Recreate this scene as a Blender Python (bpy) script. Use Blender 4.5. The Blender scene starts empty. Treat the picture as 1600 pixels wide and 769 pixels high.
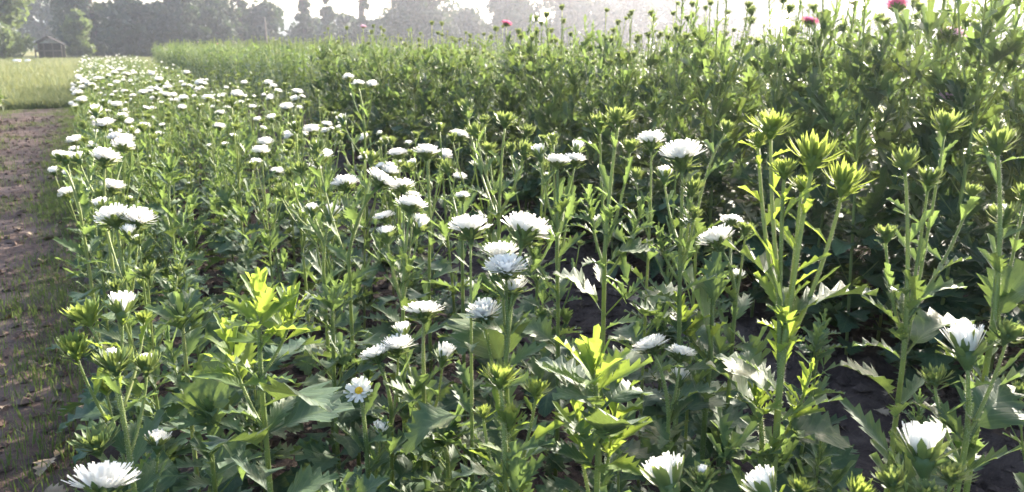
import bpy, math, random
import numpy as np
from mathutils import Matrix, Vector

PI = math.pi
R = math.radians
scene = bpy.context.scene
COL = scene.collection

# ---------------------------------------------------------------- camera, sky, sun, exposure
YAW, PITCH, CAM_H = 27.35, 14.14, 0.92
cam_data = bpy.data.cameras.new("camera")
cam_data.sensor_width = 36.0
cam_data.lens = 28.26
cam_data.clip_start = 0.02
cam_data.clip_end = 2000.0
cam_data.dof.use_dof = True
cam_data.dof.focus_distance = 1.15
cam_data.dof.aperture_fstop = 11.0
cam = bpy.data.objects.new("camera", cam_data)
COL.objects.link(cam)
cam.location = (0, 0, CAM_H)
cam.rotation_euler = (R(90 - PITCH), 0, R(-YAW))
scene.camera = cam

SUN_AZ, SUN_EL = 62.0, 21.0            # azimuth clockwise from +Y (the bed direction)
world = bpy.data.worlds.new("World")
scene.world = world
world.use_nodes = True
wn = world.node_tree
sky = wn.nodes.new("ShaderNodeTexSky")
sky.sky_type = 'NISHITA'
sky.sun_disc = False
sky.sun_elevation = R(SUN_EL)
sky.sun_rotation = R(SUN_AZ)
sky.air_density = 1.0
sky.dust_density = 4.0
sky.ozone_density = 1.0
wn.links.new(sky.outputs[0], wn.nodes["Background"].inputs[0])
wn.nodes["Background"].inputs[1].default_value = 0.15

sun_data = bpy.data.lights.new("sun", 'SUN')
sun_data.energy = 4.6
sun_data.angle = R(0.53)
sun_data.color = (1.0, 0.92, 0.78)
sun = bpy.data.objects.new("sun", sun_data)
COL.objects.link(sun)
sd = Vector((math.sin(R(SUN_AZ)) * math.cos(R(SUN_EL)), math.cos(R(SUN_AZ)) * math.cos(R(SUN_EL)), math.sin(R(SUN_EL))))
sun.rotation_euler = (-sd).to_track_quat('-Z', 'Y').to_euler()
sun.location = (10, 6, 12)

scene.view_settings.view_transform = 'Standard'
scene.view_settings.look = 'None'
scene.view_settings.gamma = 1.0
scene.view_settings.exposure = 2.2
scene.render.engine = 'CYCLES'
cy = scene.cycles
cy.use_denoising = True
cy.max_bounces = 7
cy.diffuse_bounces = 3
cy.glossy_bounces = 2
cy.transmission_bounces = 5
cy.transparent_max_bounces = 4
cy.volume_bounces = 1
cy.use_adaptive_sampling = True
cy.adaptive_threshold = 0.02
cy.caustics_reflective = False
cy.caustics_refractive = False

nrng = np.random.default_rng(5)

# ---------------------------------------------------------------- materials
def new_mat(name):
    m = bpy.data.materials.new(name)
    m.use_nodes = True
    nt = m.node_tree
    nt.nodes.clear()
    return m, nt

def N(nt, t, **kw):
    n = nt.nodes.new(t)
    for k, v in kw.items():
        setattr(n, k, v)
    return n

def ramp(nt, stops):
    r = N(nt, "ShaderNodeValToRGB")
    el = r.color_ramp.elements
    while len(el) < len(stops):
        el.new(0.5)
    for e, (p, c) in zip(el, stops):
        e.position = p
        e.color = (*c, 1)
    return r

def math_node(nt, op, a=None, b=None):
    n = N(nt, "ShaderNodeMath", operation=op)
    for i, v in enumerate((a, b)):
        if v is None:
            continue
        if isinstance(v, (int, float)):
            n.inputs[i].default_value = v
        else:
            nt.links.new(v, n.inputs[i])
    return n.outputs[0]

def leaf_material(name, stops, trans, tmix, rough=0.42, spec=0.5, veins=True, coat=0.0):
    """Thin leaf: glossy top, light shining through; colour varies from leaf to leaf."""
    m, nt = new_mat(name)
    L = nt.links
    oi = N(nt, "ShaderNodeObjectInfo")
    geo = N(nt, "ShaderNodeNewGeometry")
    tx = N(nt, "ShaderNodeTexNoise")
    tx.inputs["Scale"].default_value = 9.0
    tx.inputs["Detail"].default_value = 3.0
    L.new(geo.outputs["Position"], tx.inputs["Vector"])
    f = math_node(nt, 'MULTIPLY', oi.outputs["Random"], 0.62)
    f2 = math_node(nt, 'MULTIPLY', tx.outputs["Fac"], 0.55)
    fac = math_node(nt, 'ADD', f, f2)
    fac = math_node(nt, 'SUBTRACT', fac, 0.08)
    cr = ramp(nt, stops)
    L.new(fac, cr.inputs[0])
    col = cr.outputs[0]
    pr = N(nt, "ShaderNodeBsdfPrincipled")
    pr.inputs["Roughness"].default_value = rough
    pr.inputs["Specular IOR Level"].default_value = spec
    pr.inputs["Sheen Weight"].default_value = 0.06
    pr.inputs["Sheen Roughness"].default_value = 0.45
    tr = N(nt, "ShaderNodeBsdfTranslucent")
    tmul = N(nt, "ShaderNodeMixRGB", blend_type='MULTIPLY')
    tmul.inputs[0].default_value = 0.35
    tmul.inputs[1].default_value = (*trans, 1)
    fine = N(nt, "ShaderNodeTexNoise")
    fine.inputs["Scale"].default_value = 160.0
    fine.inputs["Detail"].default_value = 2.0
    L.new(geo.outputs["Position"], fine.inputs["Vector"])
    L.new(fine.outputs["Fac"], tmul.inputs[2])
    L.new(tmul.outputs[0], tr.inputs[0])
    if veins:
        uv = N(nt, "ShaderNodeUVMap")
        sep = N(nt, "ShaderNodeSeparateXYZ")
        L.new(uv.outputs[0], sep.inputs[0])
        au = math_node(nt, 'ABSOLUTE', math_node(nt, 'SUBTRACT', sep.outputs[0], 0.5))   # 0..0.5
        d = math_node(nt, 'SUBTRACT', math_node(nt, 'MULTIPLY', sep.outputs[1], 9.0), math_node(nt, 'MULTIPLY', au, 5.0))
        s = math_node(nt, 'SINE', math_node(nt, 'MULTIPLY', d, 2 * PI))
        vein = math_node(nt, 'POWER', math_node(nt, 'ADD', math_node(nt, 'MULTIPLY', s, 0.5), 0.5), 6.0)
        mid = math_node(nt, 'LESS_THAN', au, 0.035)
        vv = math_node(nt, 'MAXIMUM', math_node(nt, 'MULTIPLY', vein, 0.6), mid)
        mx = N(nt, "ShaderNodeMixRGB")
        L.new(math_node(nt, 'MULTIPLY', vv, 0.35), mx.inputs[0])
        L.new(col, mx.inputs[1])
        mx.inputs[2].default_value = (0.16, 0.22, 0.09, 1)
        col = mx.outputs[0]
        h = math_node(nt, 'ADD', math_node(nt, 'MULTIPLY', vv, -1.0), math_node(nt, 'MULTIPLY', fine.outputs["Fac"], 0.6))
        bp = N(nt, "ShaderNodeBump")
        bp.inputs["Strength"].default_value = 0.30
        bp.inputs["Distance"].default_value = 0.002
        L.new(h, bp.inputs["Height"])
        L.new(bp.outputs[0], pr.inputs["Normal"])
    L.new(col, pr.inputs["Base Color"])
    mix = N(nt, "ShaderNodeMixShader")
    mix.inputs[0].default_value = tmix
    out = N(nt, "ShaderNodeOutputMaterial")
    L.new(pr.outputs[0], mix.inputs[1])
    L.new(tr.outputs[0], mix.inputs[2])
    L.new(mix.outputs[0], out.inputs[0])
    return m

def simple_material(name, stops, rough=0.8, scale=5.0, bump=0.0, bump_scale=40.0, dist=0.01, spec=0.3, tmix=0.0, trans=(0, 0, 0), detail=5.0):
    m, nt = new_mat(name)
    L = nt.links
    geo = N(nt, "ShaderNodeNewGeometry")
    tx = N(nt, "ShaderNodeTexNoise")
    tx.inputs["Scale"].default_value = scale
    tx.inputs["Detail"].default_value = detail
    L.new(geo.outputs["Position"], tx.inputs["Vector"])
    cr = ramp(nt, stops)
    L.new(tx.outputs["Fac"], cr.inputs[0])
    pr = N(nt, "ShaderNodeBsdfPrincipled")
    pr.inputs["Roughness"].default_value = rough
    pr.inputs["Specular IOR Level"].default_value = spec
    L.new(cr.outputs[0], pr.inputs["Base Color"])
    if bump:
        b = N(nt, "ShaderNodeTexNoise")
        b.inputs["Scale"].default_value = bump_scale
        b.inputs["Detail"].default_value = 6.0
        L.new(geo.outputs["Position"], b.inputs["Vector"])
        bp = N(nt, "ShaderNodeBump")
        bp.inputs["Strength"].default_value = bump
        bp.inputs["Distance"].default_value = dist
        L.new(b.outputs["Fac"], bp.inputs["Height"])
        L.new(bp.outputs[0], pr.inputs["Normal"])
    out = N(nt, "ShaderNodeOutputMaterial")
    if tmix:
        tr = N(nt, "ShaderNodeBsdfTranslucent")
        tr.inputs[0].default_value = (*trans, 1)
        mix = N(nt, "ShaderNodeMixShader")
        mix.inputs[0].default_value = tmix
        L.new(pr.outputs[0], mix.inputs[1])
        L.new(tr.outputs[0], mix.inputs[2])
        L.new(mix.outputs[0], out.inputs[0])
    else:
        L.new(pr.outputs[0], out.inputs[0])
    return m

M = {}
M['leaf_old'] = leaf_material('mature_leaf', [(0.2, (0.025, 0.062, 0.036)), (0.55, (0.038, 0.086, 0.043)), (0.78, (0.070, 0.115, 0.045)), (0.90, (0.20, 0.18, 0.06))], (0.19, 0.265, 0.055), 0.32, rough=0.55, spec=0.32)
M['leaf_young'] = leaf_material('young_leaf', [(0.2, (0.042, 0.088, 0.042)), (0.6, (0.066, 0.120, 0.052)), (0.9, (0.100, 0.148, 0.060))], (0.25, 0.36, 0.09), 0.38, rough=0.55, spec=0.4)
M['leaf_bright'] = leaf_material('fresh_lit_leaf', [(0.2, (0.075, 0.145, 0.035)), (0.6, (0.105, 0.180, 0.042)), (0.9, (0.140, 0.205, 0.050))], (0.39, 0.51, 0.075), 0.45, rough=0.55, spec=0.35)  # fresh yellow-green, brightened so that sunlight is put into the colour
M['bract_bright'] = leaf_material('fresh_lit_bract', [(0.2, (0.080, 0.140, 0.040)), (0.6, (0.110, 0.170, 0.048)), (0.9, (0.15, 0.195, 0.058))], (0.42, 0.51, 0.10), 0.42, rough=0.55, spec=0.35, veins=False)  # bract green with the same sunlit brightening in its colour
M['bract'] = leaf_material('bract_green', [(0.2, (0.060, 0.110, 0.042)), (0.6, (0.090, 0.145, 0.050)), (0.9, (0.135, 0.180, 0.060))], (0.34, 0.42, 0.11), 0.36, rough=0.5, spec=0.4, veins=False)
M['stem'] = leaf_material('stem_green', [(0.2, (0.13, 0.185, 0.065)), (0.6, (0.19, 0.25, 0.080)), (0.9, (0.25, 0.28, 0.10))], (0.46, 0.52, 0.14), 0.35, rough=0.5, spec=0.4, veins=False)
M['hair'] = simple_material('stem_hair', [(0.3, (0.50, 0.52, 0.36)), (0.7, (0.60, 0.60, 0.44))], rough=0.6, scale=60, tmix=0.5, trans=(0.75, 0.75, 0.50))
M['petal'] = simple_material('white_petal', [(0.3, (0.82, 0.81, 0.77)), (0.7, (0.89, 0.87, 0.83))], rough=0.6, scale=60, tmix=0.5, trans=(0.90, 0.89, 0.86))
M['petal_pink'] = simple_material('pink_petal', [(0.3, (0.52, 0.15, 0.25)), (0.7, (0.60, 0.26, 0.35))], rough=0.6, scale=60, tmix=0.4, trans=(0.75, 0.20, 0.36))
M['petal_pale'] = simple_material('pale_pink_petal', [(0.3, (0.70, 0.46, 0.60)), (0.7, (0.80, 0.62, 0.70))], rough=0.6, scale=60, tmix=0.4, trans=(0.80, 0.55, 0.66))
M['disc'] = simple_material('yellow_disc', [(0.35, (0.55, 0.30, 0.01)), (0.65, (0.80, 0.52, 0.03))], rough=0.7, scale=300, bump=0.8, bump_scale=900, dist=0.002)
M['soil'] = simple_material('soil', [(0.3, (0.030, 0.021, 0.018)), (0.55, (0.062, 0.044, 0.038)), (0.75, (0.105, 0.078, 0.066))], rough=0.95, scale=9, bump=0.9, bump_scale=55, dist=0.02, spec=0.15)
M['path'] = simple_material('trodden_soil', [(0.28, (0.062, 0.041, 0.034)), (0.5, (0.105, 0.072, 0.060)), (0.72, (0.16, 0.115, 0.098))], rough=0.95, scale=4, bump=0.8, bump_scale=38, dist=0.02, spec=0.15)
M['field'] = simple_material('field_ground', [(0.3, (0.095, 0.105, 0.035)), (0.5, (0.15, 0.15, 0.055)), (0.7, (0.24, 0.20, 0.10))], rough=0.95, scale=0.6, bump=0.6, bump_scale=8, dist=0.1, spec=0.1)
M['grass'] = simple_material('grass_blade', [(0.3, (0.060, 0.105, 0.035)), (0.6, (0.10, 0.135, 0.050)), (0.8, (0.20, 0.19, 0.10))], rough=0.6, scale=0.8, tmix=0.3, trans=(0.26, 0.27, 0.11))
M['path_grass'] = simple_material('path_grass_blade', [(0.3, (0.045, 0.070, 0.028)), (0.6, (0.075, 0.10, 0.04)), (0.8, (0.16, 0.14, 0.08))], rough=0.6, scale=4, tmix=0.35, trans=(0.22, 0.30, 0.06))
M['dry'] = simple_material('dry_leaf', [(0.3, (0.16, 0.105, 0.065)), (0.7, (0.34, 0.26, 0.18))], rough=0.8, scale=30)
M['tree_leaf'] = simple_material('tree_foliage', [(0.3, (0.024, 0.040, 0.024)), (0.55, (0.036, 0.056, 0.030)), (0.75, (0.060, 0.080, 0.038))], rough=0.7, scale=0.7, tmix=0.2, trans=(0.07, 0.11, 0.04))
M['tree_leaf_pale'] = simple_material('pale_tree_foliage', [(0.3, (0.055, 0.078, 0.034)), (0.55, (0.075, 0.100, 0.042)), (0.75, (0.105, 0.125, 0.055))], rough=0.6, scale=0.7, tmix=0.35, trans=(0.20, 0.27, 0.08))
M['bark'] = simple_material('bark', [(0.3, (0.045, 0.036, 0.030)), (0.7, (0.11, 0.09, 0.075))], rough=0.9, scale=6, bump=0.6, bump_scale=18, dist=0.03)
M['pale_wood'] = simple_material('weathered_wood', [(0.3, (0.08, 0.068, 0.06)), (0.7, (0.14, 0.12, 0.105))], rough=0.85, scale=9)
M['roof'] = simple_material('old_roof', [(0.3, (0.018, 0.015, 0.016)), (0.7, (0.040, 0.033, 0.034))], rough=0.8, scale=3, bump=0.4, bump_scale=12, dist=0.03)
M['boards'] = simple_material('shed_boards', [(0.3, (0.04, 0.03, 0.026)), (0.7, (0.07, 0.055, 0.046))], rough=0.85, scale=7)
M['sack'] = simple_material('white_sack', [(0.3, (0.70, 0.69, 0.66)), (0.7, (0.80, 0.79, 0.77))], rough=0.7, scale=8, bump=0.4, bump_scale=20, dist=0.02)
M['hill'] = simple_material('wooded_hill', [(0.3, (0.04, 0.06, 0.035)), (0.7, (0.08, 0.105, 0.055))], rough=0.95, scale=0.08, bump=0.6, bump_scale=0.4, dist=2)

# ---------------------------------------------------------------- mesh helpers
class MB:
    """Collects vertices, faces, uv and material slots; build() makes one mesh."""
    def __init__(self):
        self.v, self.f, self.uv, self.m = [], [], [], []
    def add(self, verts, faces, uvs=None, slot=0):
        o = len(self.v)
        self.v += [tuple(p) for p in verts]
        self.uv += uvs if uvs is not None else [(0.5, 0.5)] * len(verts)
        self.f += [tuple(i + o for i in f) for f in faces]
        self.m += [slot] * len(faces)
    def tube(self, pts, r0, r1, sides=6, slot=0, cap=True):
        pts = [Vector(p) for p in pts]
        n = len(pts)
        vs, fs = [], []
        ref = Vector((0.31, 0.95, 0.02))
        for i, p in enumerate(pts):
            t = (pts[min(i + 1, n - 1)] - pts[max(i - 1, 0)]).normalized()
            a = t.cross(ref)
            if a.length < 1e-4:
                a = t.cross(Vector((1, 0, 0)))
            a.normalize()
            b = t.cross(a)
            r = r0 + (r1 - r0) * i / (n - 1)
            for k in range(sides):
                w = 2 * PI * k / sides
                vs.append(p + a * (math.cos(w) * r) + b * (math.sin(w) * r))
        for i in range(n - 1):
            for k in range(sides):
                k2 = (k + 1) % sides
                fs.append((i * sides + k, i * sides + k2, (i + 1) * sides + k2, (i + 1) * sides + k))
        if cap:
            fs.append(tuple((n - 1) * sides + k for k in range(sides)))
            fs.append(tuple(reversed(range(sides))))
        self.add(vs, fs, None, slot)
    def box(self, lo, hi, slot=0):
        x0, y0, z0 = lo
        x1, y1, z1 = hi
        v = [(x0, y0, z0), (x1, y0, z0), (x1, y1, z0), (x0, y1, z0), (x0, y0, z1), (x1, y0, z1), (x1, y1, z1), (x0, y1, z1)]
        f = [(3, 2, 1, 0), (4, 5, 6, 7), (0, 1, 5, 4), (1, 2, 6, 5), (2, 3, 7, 6), (3, 0, 4, 7)]
        self.add(v, f, None, slot)
    def mesh(self, name, mats, smooth=True):
        me = bpy.data.meshes.new(name)
        me.from_pydata(self.v, [], self.f)
        for mt in mats:
            me.materials.append(mt)
        me.polygons.foreach_set("material_index", self.m)
        me.polygons.foreach_set("use_smooth", [smooth] * len(self.f))
        ul = me.uv_layers.new(name="UVMap")
        li = np.empty(len(me.loops), dtype=np.int32)
        me.loops.foreach_get("vertex_index", li)
        uva = np.asarray(self.uv, dtype=np.float32)[li]
        ul.data.foreach_set("uv", uva.ravel())
        me.update()
        return me

def tri_mesh(name, V, F, mats, mat_idx=None, uv=None, smooth=False):
    """Fast path for big numpy triangle soups."""
    me = bpy.data.meshes.new(name)
    V = np.asarray(V, dtype=np.float32)
    F = np.asarray(F, dtype=np.int32)
    me.vertices.add(len(V))
    me.vertices.foreach_set("co", V.ravel())
    me.loops.add(F.size)
    me.loops.foreach_set("vertex_index", F.ravel())
    me.polygons.add(len(F))
    me.polygons.foreach_set("loop_start", np.arange(0, F.size, 3, dtype=np.int32))
    for mt in mats:
        me.materials.append(mt)
    if mat_idx is not None:
        me.polygons.foreach_set("material_index", np.asarray(mat_idx, dtype=np.int32))
    me.polygons.foreach_set("use_smooth", np.full(len(F), smooth))
    if uv is not None:
        ul = me.uv_layers.new(name="UVMap")
        ul.data.foreach_set("uv", np.asarray(uv, dtype=np.float32)[F.ravel()].ravel())
    me.update()
    me.validate()
    return me

def obj(name, me, parent=None, mat=None):
    o = bpy.data.objects.new(name, me)
    COL.objects.link(o)
    if parent is not None:
        o.parent = parent
    if mat is not None:
        o.matrix_basis = mat
    return o

def empty(name, loc, rz=0.0, sc=1.0):
    o = bpy.data.objects.new(name, None)
    COL.objects.link(o)
    o.empty_display_size = 0.05
    o.location = loc
    o.rotation_euler = (0, 0, rz)
    o.scale = (sc, sc, sc)
    return o

def tag(o, label=None, cat=None, group=None, kind=None):
    if label: o['label'] = label
    if cat: o['category'] = cat
    if group: o['group'] = group
    if kind: o['kind'] = kind
    return o

def copy_tree(o, parent=None):
    c = o.copy()
    COL.objects.link(c)
    c.parent = parent
    for ch in CHILDREN.get(o.name, ()):
        copy_tree(ch, c)
    return c
CHILDREN = {}

# ---------------------------------------------------------------- ground, path, soil, hill
def value_noise(x, y, seed=0):
    xi, yi = np.floor(x).astype(np.int64), np.floor(y).astype(np.int64)
    xf, yf = x - xi, y - yi
    def h(a, b):
        n = (a * 374761393 + b * 668265263 + seed * 1442695) & 0x7fffffff
        n = ((n ^ (n >> 13)) * 1274126177) & 0x7fffffff
        return ((n ^ (n >> 16)) & 0xffff) / 65535.0
    u, v = xf * xf * (3 - 2 * xf), yf * yf * (3 - 2 * yf)
    return (h(xi, yi) * (1 - u) + h(xi + 1, yi) * u) * (1 - v) + (h(xi, yi + 1) * (1 - u) + h(xi + 1, yi + 1) * u) * v

def fbm(x, y, seed=0, octv=4):
    s, a = 0, 0.5
    for k in range(octv):
        s = s + a * value_noise(x * 2 ** k, y * 2 ** k, seed + k)
        a *= 0.5
    return s

def grid_mesh(name, xs, ys, zf, mat):
    X, Y = np.meshgrid(xs, ys)
    Z = zf(X, Y)
    V = np.stack([X.ravel(), Y.ravel(), Z.ravel()], 1)
    nx, ny = len(xs), len(ys)
    i = (np.arange(ny - 1)[:, None] * nx + np.arange(nx - 1)[None, :]).ravel()
    F = np.concatenate([np.stack([i, i + 1, i + nx + 1], 1), np.stack([i, i + nx + 1, i + nx], 1)])
    return tri_mesh(name, V, F, [mat], smooth=True)

BED_A = (-0.10, 1.72)        # the white-flowered bed
BED_B = (2.08, 6.2)          # the tall bed beyond the furrow
BED_END_A, BED_END_B = 19.0, 26.0

def smoothstep(a, b, x):
    t = np.clip((x - a) / (b - a), 0, 1)
    return t * t * (3 - 2 * t)

def soil_z(X, Y):
    ridge = smoothstep(-0.12, 0.10, X) * (1 - smoothstep(0.95, 1.15, X)) + smoothstep(1.5, 1.75, X)
    return 0.012 + 0.055 * ridge + 0.035 * (fbm(X * 5, Y * 5, 3) - 0.5) + 0.05 * (fbm(X * 19, Y * 19, 8, 3) - 0.5) * 0.7

def path_z(X, Y):
    return 0.004 + 0.03 * (fbm(X * 3, Y * 3, 21) - 0.5) + 0.028 * (fbm(X * 17, Y * 17, 5, 3) - 0.5)

ys_near = np.concatenate([np.arange(-1.0, 4.0, 0.03), np.arange(4.0, 10, 0.07), np.arange(10.0, 27.01, 0.2)])
soil = obj('soil', grid_mesh('soil', np.concatenate([np.arange(-0.10, 2.6, 0.03), np.arange(2.6, 7.0, 0.15)]), ys_near, soil_z, M['soil']))
tag(soil, 'dark crumbly soil of the planting beds and furrow', kind='structure')
path = obj('path', grid_mesh('path', np.arange(-2.6, -0.069, 0.035), ys_near[ys_near < 15.1], path_z, M['path']))
tag(path, 'bare trodden brown earth path left of the flowers', kind='structure')
ground = obj('ground', grid_mesh('ground', np.linspace(-400, 400, 81), np.linspace(-400, 400, 81), lambda X, Y: -0.05 + 0 * X, M['field']))
tag(ground, 'flat grassy field reaching to the tree line', kind='structure')

def hill_mesh():
    th = np.linspace(R(-30), R(85), 90)
    rr = np.linspace(0, 1, 9)
    T, K = np.meshgrid(th, rr)
    crest = 6.0 + 5.0 * fbm(T * 7 + 3, T * 0 + 1.5, 4) + 2 * np.sin(T * 3.2 + 1.2)
    D = 265 + 90 * K
    Z = -1.2 + crest * np.sin(K * PI) ** 0.8 + 1.6 * (fbm(T * 60, K * 6, 9) - 0.5)
    V = np.stack([(np.sin(T) * D).ravel(), (np.cos(T) * D).ravel(), Z.ravel()], 1)
    nx, ny = len(th), len(rr)
    i = (np.arange(ny - 1)[:, None] * nx + np.arange(nx - 1)[None, :]).ravel()
    F = np.concatenate([np.stack([i, i + 1, i + nx + 1], 1), np.stack([i, i + nx + 1, i + nx], 1)])
    return tri_mesh('hill', V, F, [M['hill']], smooth=True)
tag(obj('hill', hill_mesh()), 'low wooded hill fading behind the trees', kind='structure')

def soil_height(x, y):
    return float(soil_z(np.array([x]), np.array([y]))[0])
def path_height(x, y):
    return float(path_z(np.array([x]), np.array([y]))[0])

# clods of earth on path and beds
def clods(name, n, xr, yr, zf, size, mat, label):
    base = np.array([(0, 0, 1), (0.9, 0, 0.2), (0.28, 0.86, 0.15), (-0.73, 0.53, 0.25), (-0.73, -0.53, 0.1), (0.28, -0.86, 0.2), (0, 0, -0.6)])
    bf = np.array([(0, 1, 2), (0, 2, 3), (0, 3, 4), (0, 4, 5), (0, 5, 1), (6, 2, 1), (6, 3, 2), (6, 4, 3), (6, 5, 4), (6, 1, 5)])
    x = nrng.uniform(*xr, n)
    y = yr[0] + (yr[1] - yr[0]) * nrng.random(n) ** 1.8
    s = size * (0.35 + nrng.random(n) ** 3 * 1.6)
    a = nrng.uniform(0, 2 * PI, n)
    P = base[None] * (1 + nrng.uniform(-0.35, 0.35, (n, 7, 3)))
    P = P * (s[:, None, None] * np.array([1, 0.8, 0.62]))
    ca, sa = np.cos(a)[:, None], np.sin(a)[:, None]
    X = P[..., 0] * ca - P[..., 1] * sa + x[:, None]
    Y = P[..., 0] * sa + P[..., 1] * ca + y[:, None]
    Z = P[..., 2] + zf(x, y)[:, None] + s[:, None] * 0.12
    V = np.stack([X, Y, Z], -1).reshape(-1, 3)
    F = (bf[None] + 7 * np.arange(n)[:, None, None]).reshape(-1, 3)
    return tag(obj(name, tri_mesh(name, V, F, [mat])), label, 'soil', kind='stuff')
clods('earth_clods', 5200, (-1.3, -0.10), (0.8, 12), path_z, 0.015, M['path'], 'crumbs of pale earth scattered over the path')
clods('soil_clods', 7000, (-0.05, 1.9), (0.2, 6), soil_z, 0.018, M['soil'], 'dark crumbs of earth between the flower stems')

# ---------------------------------------------------------------- leaf, petal, bract meshes
def leaf_mesh(name, mat, teeth, width, petiole, droop, fold, depth, wave, seed, power=0.8, lite=False):
    """Toothed aster leaf, length 1 along +Y, upper side +Z."""
    r = random.Random(seed)
    st = 2 * teeth + 2
    ts = [0.0] + [petiole + (1 - petiole) * i / (st - 1) for i in range(st)]
    mb = MB()
    vs, uvs, fs = [], [], []
    y = z = 0.0
    prev = 0.0
    ph = r.uniform(0, 6)
    cols = (-1, 0, 1) if lite else (-1, -0.5, 0, 0.5, 1)
    for i, t in enumerate(ts):
        ang = -droop * t + 0.25 * droop
        y += math.cos(ang) * (t - prev)
        z += math.sin(ang) * (t - prev)
        prev = t
        if i <= 1:
            w, tooth = 0.022, 0
        else:
            q = (t - petiole) / (1 - petiole)
            w = width * max(0.0, math.sin(PI * q ** power)) ** 0.85 + 0.012
            tooth = depth * (i % 2) - depth * 0.5 * ((i + 1) % 2)
            if q > 0.98:
                w, tooth = 0.003, 0
        for c in cols:
            edge = abs(c)
            ww = w * c
            if edge == 1:
                ww = w * c * (1 + tooth * 0.9 * r.uniform(0.6, 1.3))
            elif edge == 0.5:
                ww = w * c * (1 + 0.2 * tooth)
            dy = 0.06 * tooth / max(depth, 0.01) * depth * 2.0 if edge == 1 else 0.0
            zz = z + fold * abs(ww) + wave * w * math.sin(t * 14 + ph + c) * edge
            vs.append((ww, y + dy, zz))
            uvs.append((0.5 + 0.5 * c, t))
    nc = len(cols)
    for i in range(len(ts) - 1):
        for k in range(nc - 1):
            a = i * nc + k
            fs.append((a, a + 1, a + nc + 1, a + nc))
    mb.add(vs, fs, uvs)
    if lite:
        return np.array(mb.v), mb.f, mb.uv
    return mb.mesh(name, [mat])

LEAF_BIG, LEAF_MID, LEAF_SMALL = [], [], []
for k in range(4):
    LEAF_BIG.append(leaf_mesh('broad_leaf', M['leaf_old'], 7, 0.28 + 0.04 * (k % 2), 0.22, 0.75 + 0.28 * k, 0.28, 0.34, 0.16, 100 + k, 0.75))
for k in range(4):
    LEAF_MID.append(leaf_mesh('toothed_leaf', M['leaf_young'] if k % 2 else M['leaf_old'], 5, 0.125 + 0.025 * (k % 3), 0.10, 0.35 + 0.32 * k, 0.38, 0.62, 0.12, 200 + k, 0.85))
for k in range(4):
    LEAF_SMALL.append(leaf_mesh('narrow_leaf', M['leaf_young'], 2 if k % 2 else 3, 0.085 + 0.013 * k, 0.04, -0.2 + 0.35 * k, 0.45, 0.60, 0.05, 300 + k, 0.9))

LEAF_FRESH_LIT_MID = [leaf_mesh('fresh_lit_toothed_leaf', M['leaf_bright'], 5, 0.125 + 0.025 * k, 0.10, 0.25 + 0.32 * k, 0.38, 0.62, 0.12, 260 + k, 0.85) for k in range(3)]
LEAF_FRESH_LIT_SMALL = [leaf_mesh('fresh_lit_narrow_leaf', M['leaf_bright'], 2 + k % 2, 0.09 + 0.013 * k, 0.04, -0.1 + 0.35 * k, 0.45, 0.60, 0.05, 360 + k, 0.9) for k in range(3)]
LITE = [leaf_mesh('lite', None, 4, 0.24, 0.2, 0.9, 0.30, 0.45, 0.08, 500, 0.8, True), leaf_mesh('lite', None, 4, 0.15, 0.12, 0.5, 0.35, 0.8, 0.08, 501, 0.85, True),
        leaf_mesh('lite', None, 2, 0.10, 0.05, 0.3, 0.4, 0.8, 0.05, 502, 0.9, True), leaf_mesh('lite', None, 2, 0.115, 0.05, -0.1, 0.4, 0.8, 0.05, 503, 0.9, True)]

def strap(mb, length, width, el, az, curl, base_r, z0, slot, profile, fold=0.3, st=4, tipcut=False):
    """One bract or petal: leaves the axis at angle el, bends by curl."""
    vs, uvs, fs = [], [], []
    ca, sa = math.cos(az), math.sin(az)
    rr, zz = base_r, z0
    for i in range(st + 1):
        t = i / st
        e = el + curl * t
        if i:
            rr += math.cos(e) * length / st
            zz += math.sin(e) * length / st
        w = width * profile(t)
        for c in (-1, 0, 1):
            lift = fold * abs(c) * w
            nx, nz = -math.sin(e) * lift, math.cos(e) * lift
            x, y = rr + nx, c * w
            vs.append((x * ca - y * sa, x * sa + y * ca, zz + nz))
            uvs.append((0.5 + 0.5 * c, t))
    for i in range(st):
        for k in range(2):
            a = i * 3 + k
            fs.append((a, a + 1, a + 4, a + 3))
    mb.add(vs, fs, uvs, slot)

p_bract = lambda t: 0.42 + 0.62 * math.sin(PI * min(1, t) ** 1.4) if t < 0.99 else 0.08
p_petal = lambda t: 0.35 + 0.65 * math.sin(PI * (0.12 + 0.62 * t))
def dome(mb, r, h, z0, slot, seg=10, rings=4):
    vs, fs = [], []
    for i in range(rings + 1):
        a = i / rings * PI / 2
        for k in range(seg):
            w = 2 * PI * k / seg
            vs.append((r * math.cos(a) * math.cos(w), r * math.cos(a) * math.sin(w), z0 + h * math.sin(a)))
    for i in range(rings):
        for k in range(seg):
            k2 = (k + 1) % seg
            fs.append((i * seg + k, i * seg + k2, (i + 1) * seg + k2, (i + 1) * seg + k))
    mb.add(vs, fs, None, slot)

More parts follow.
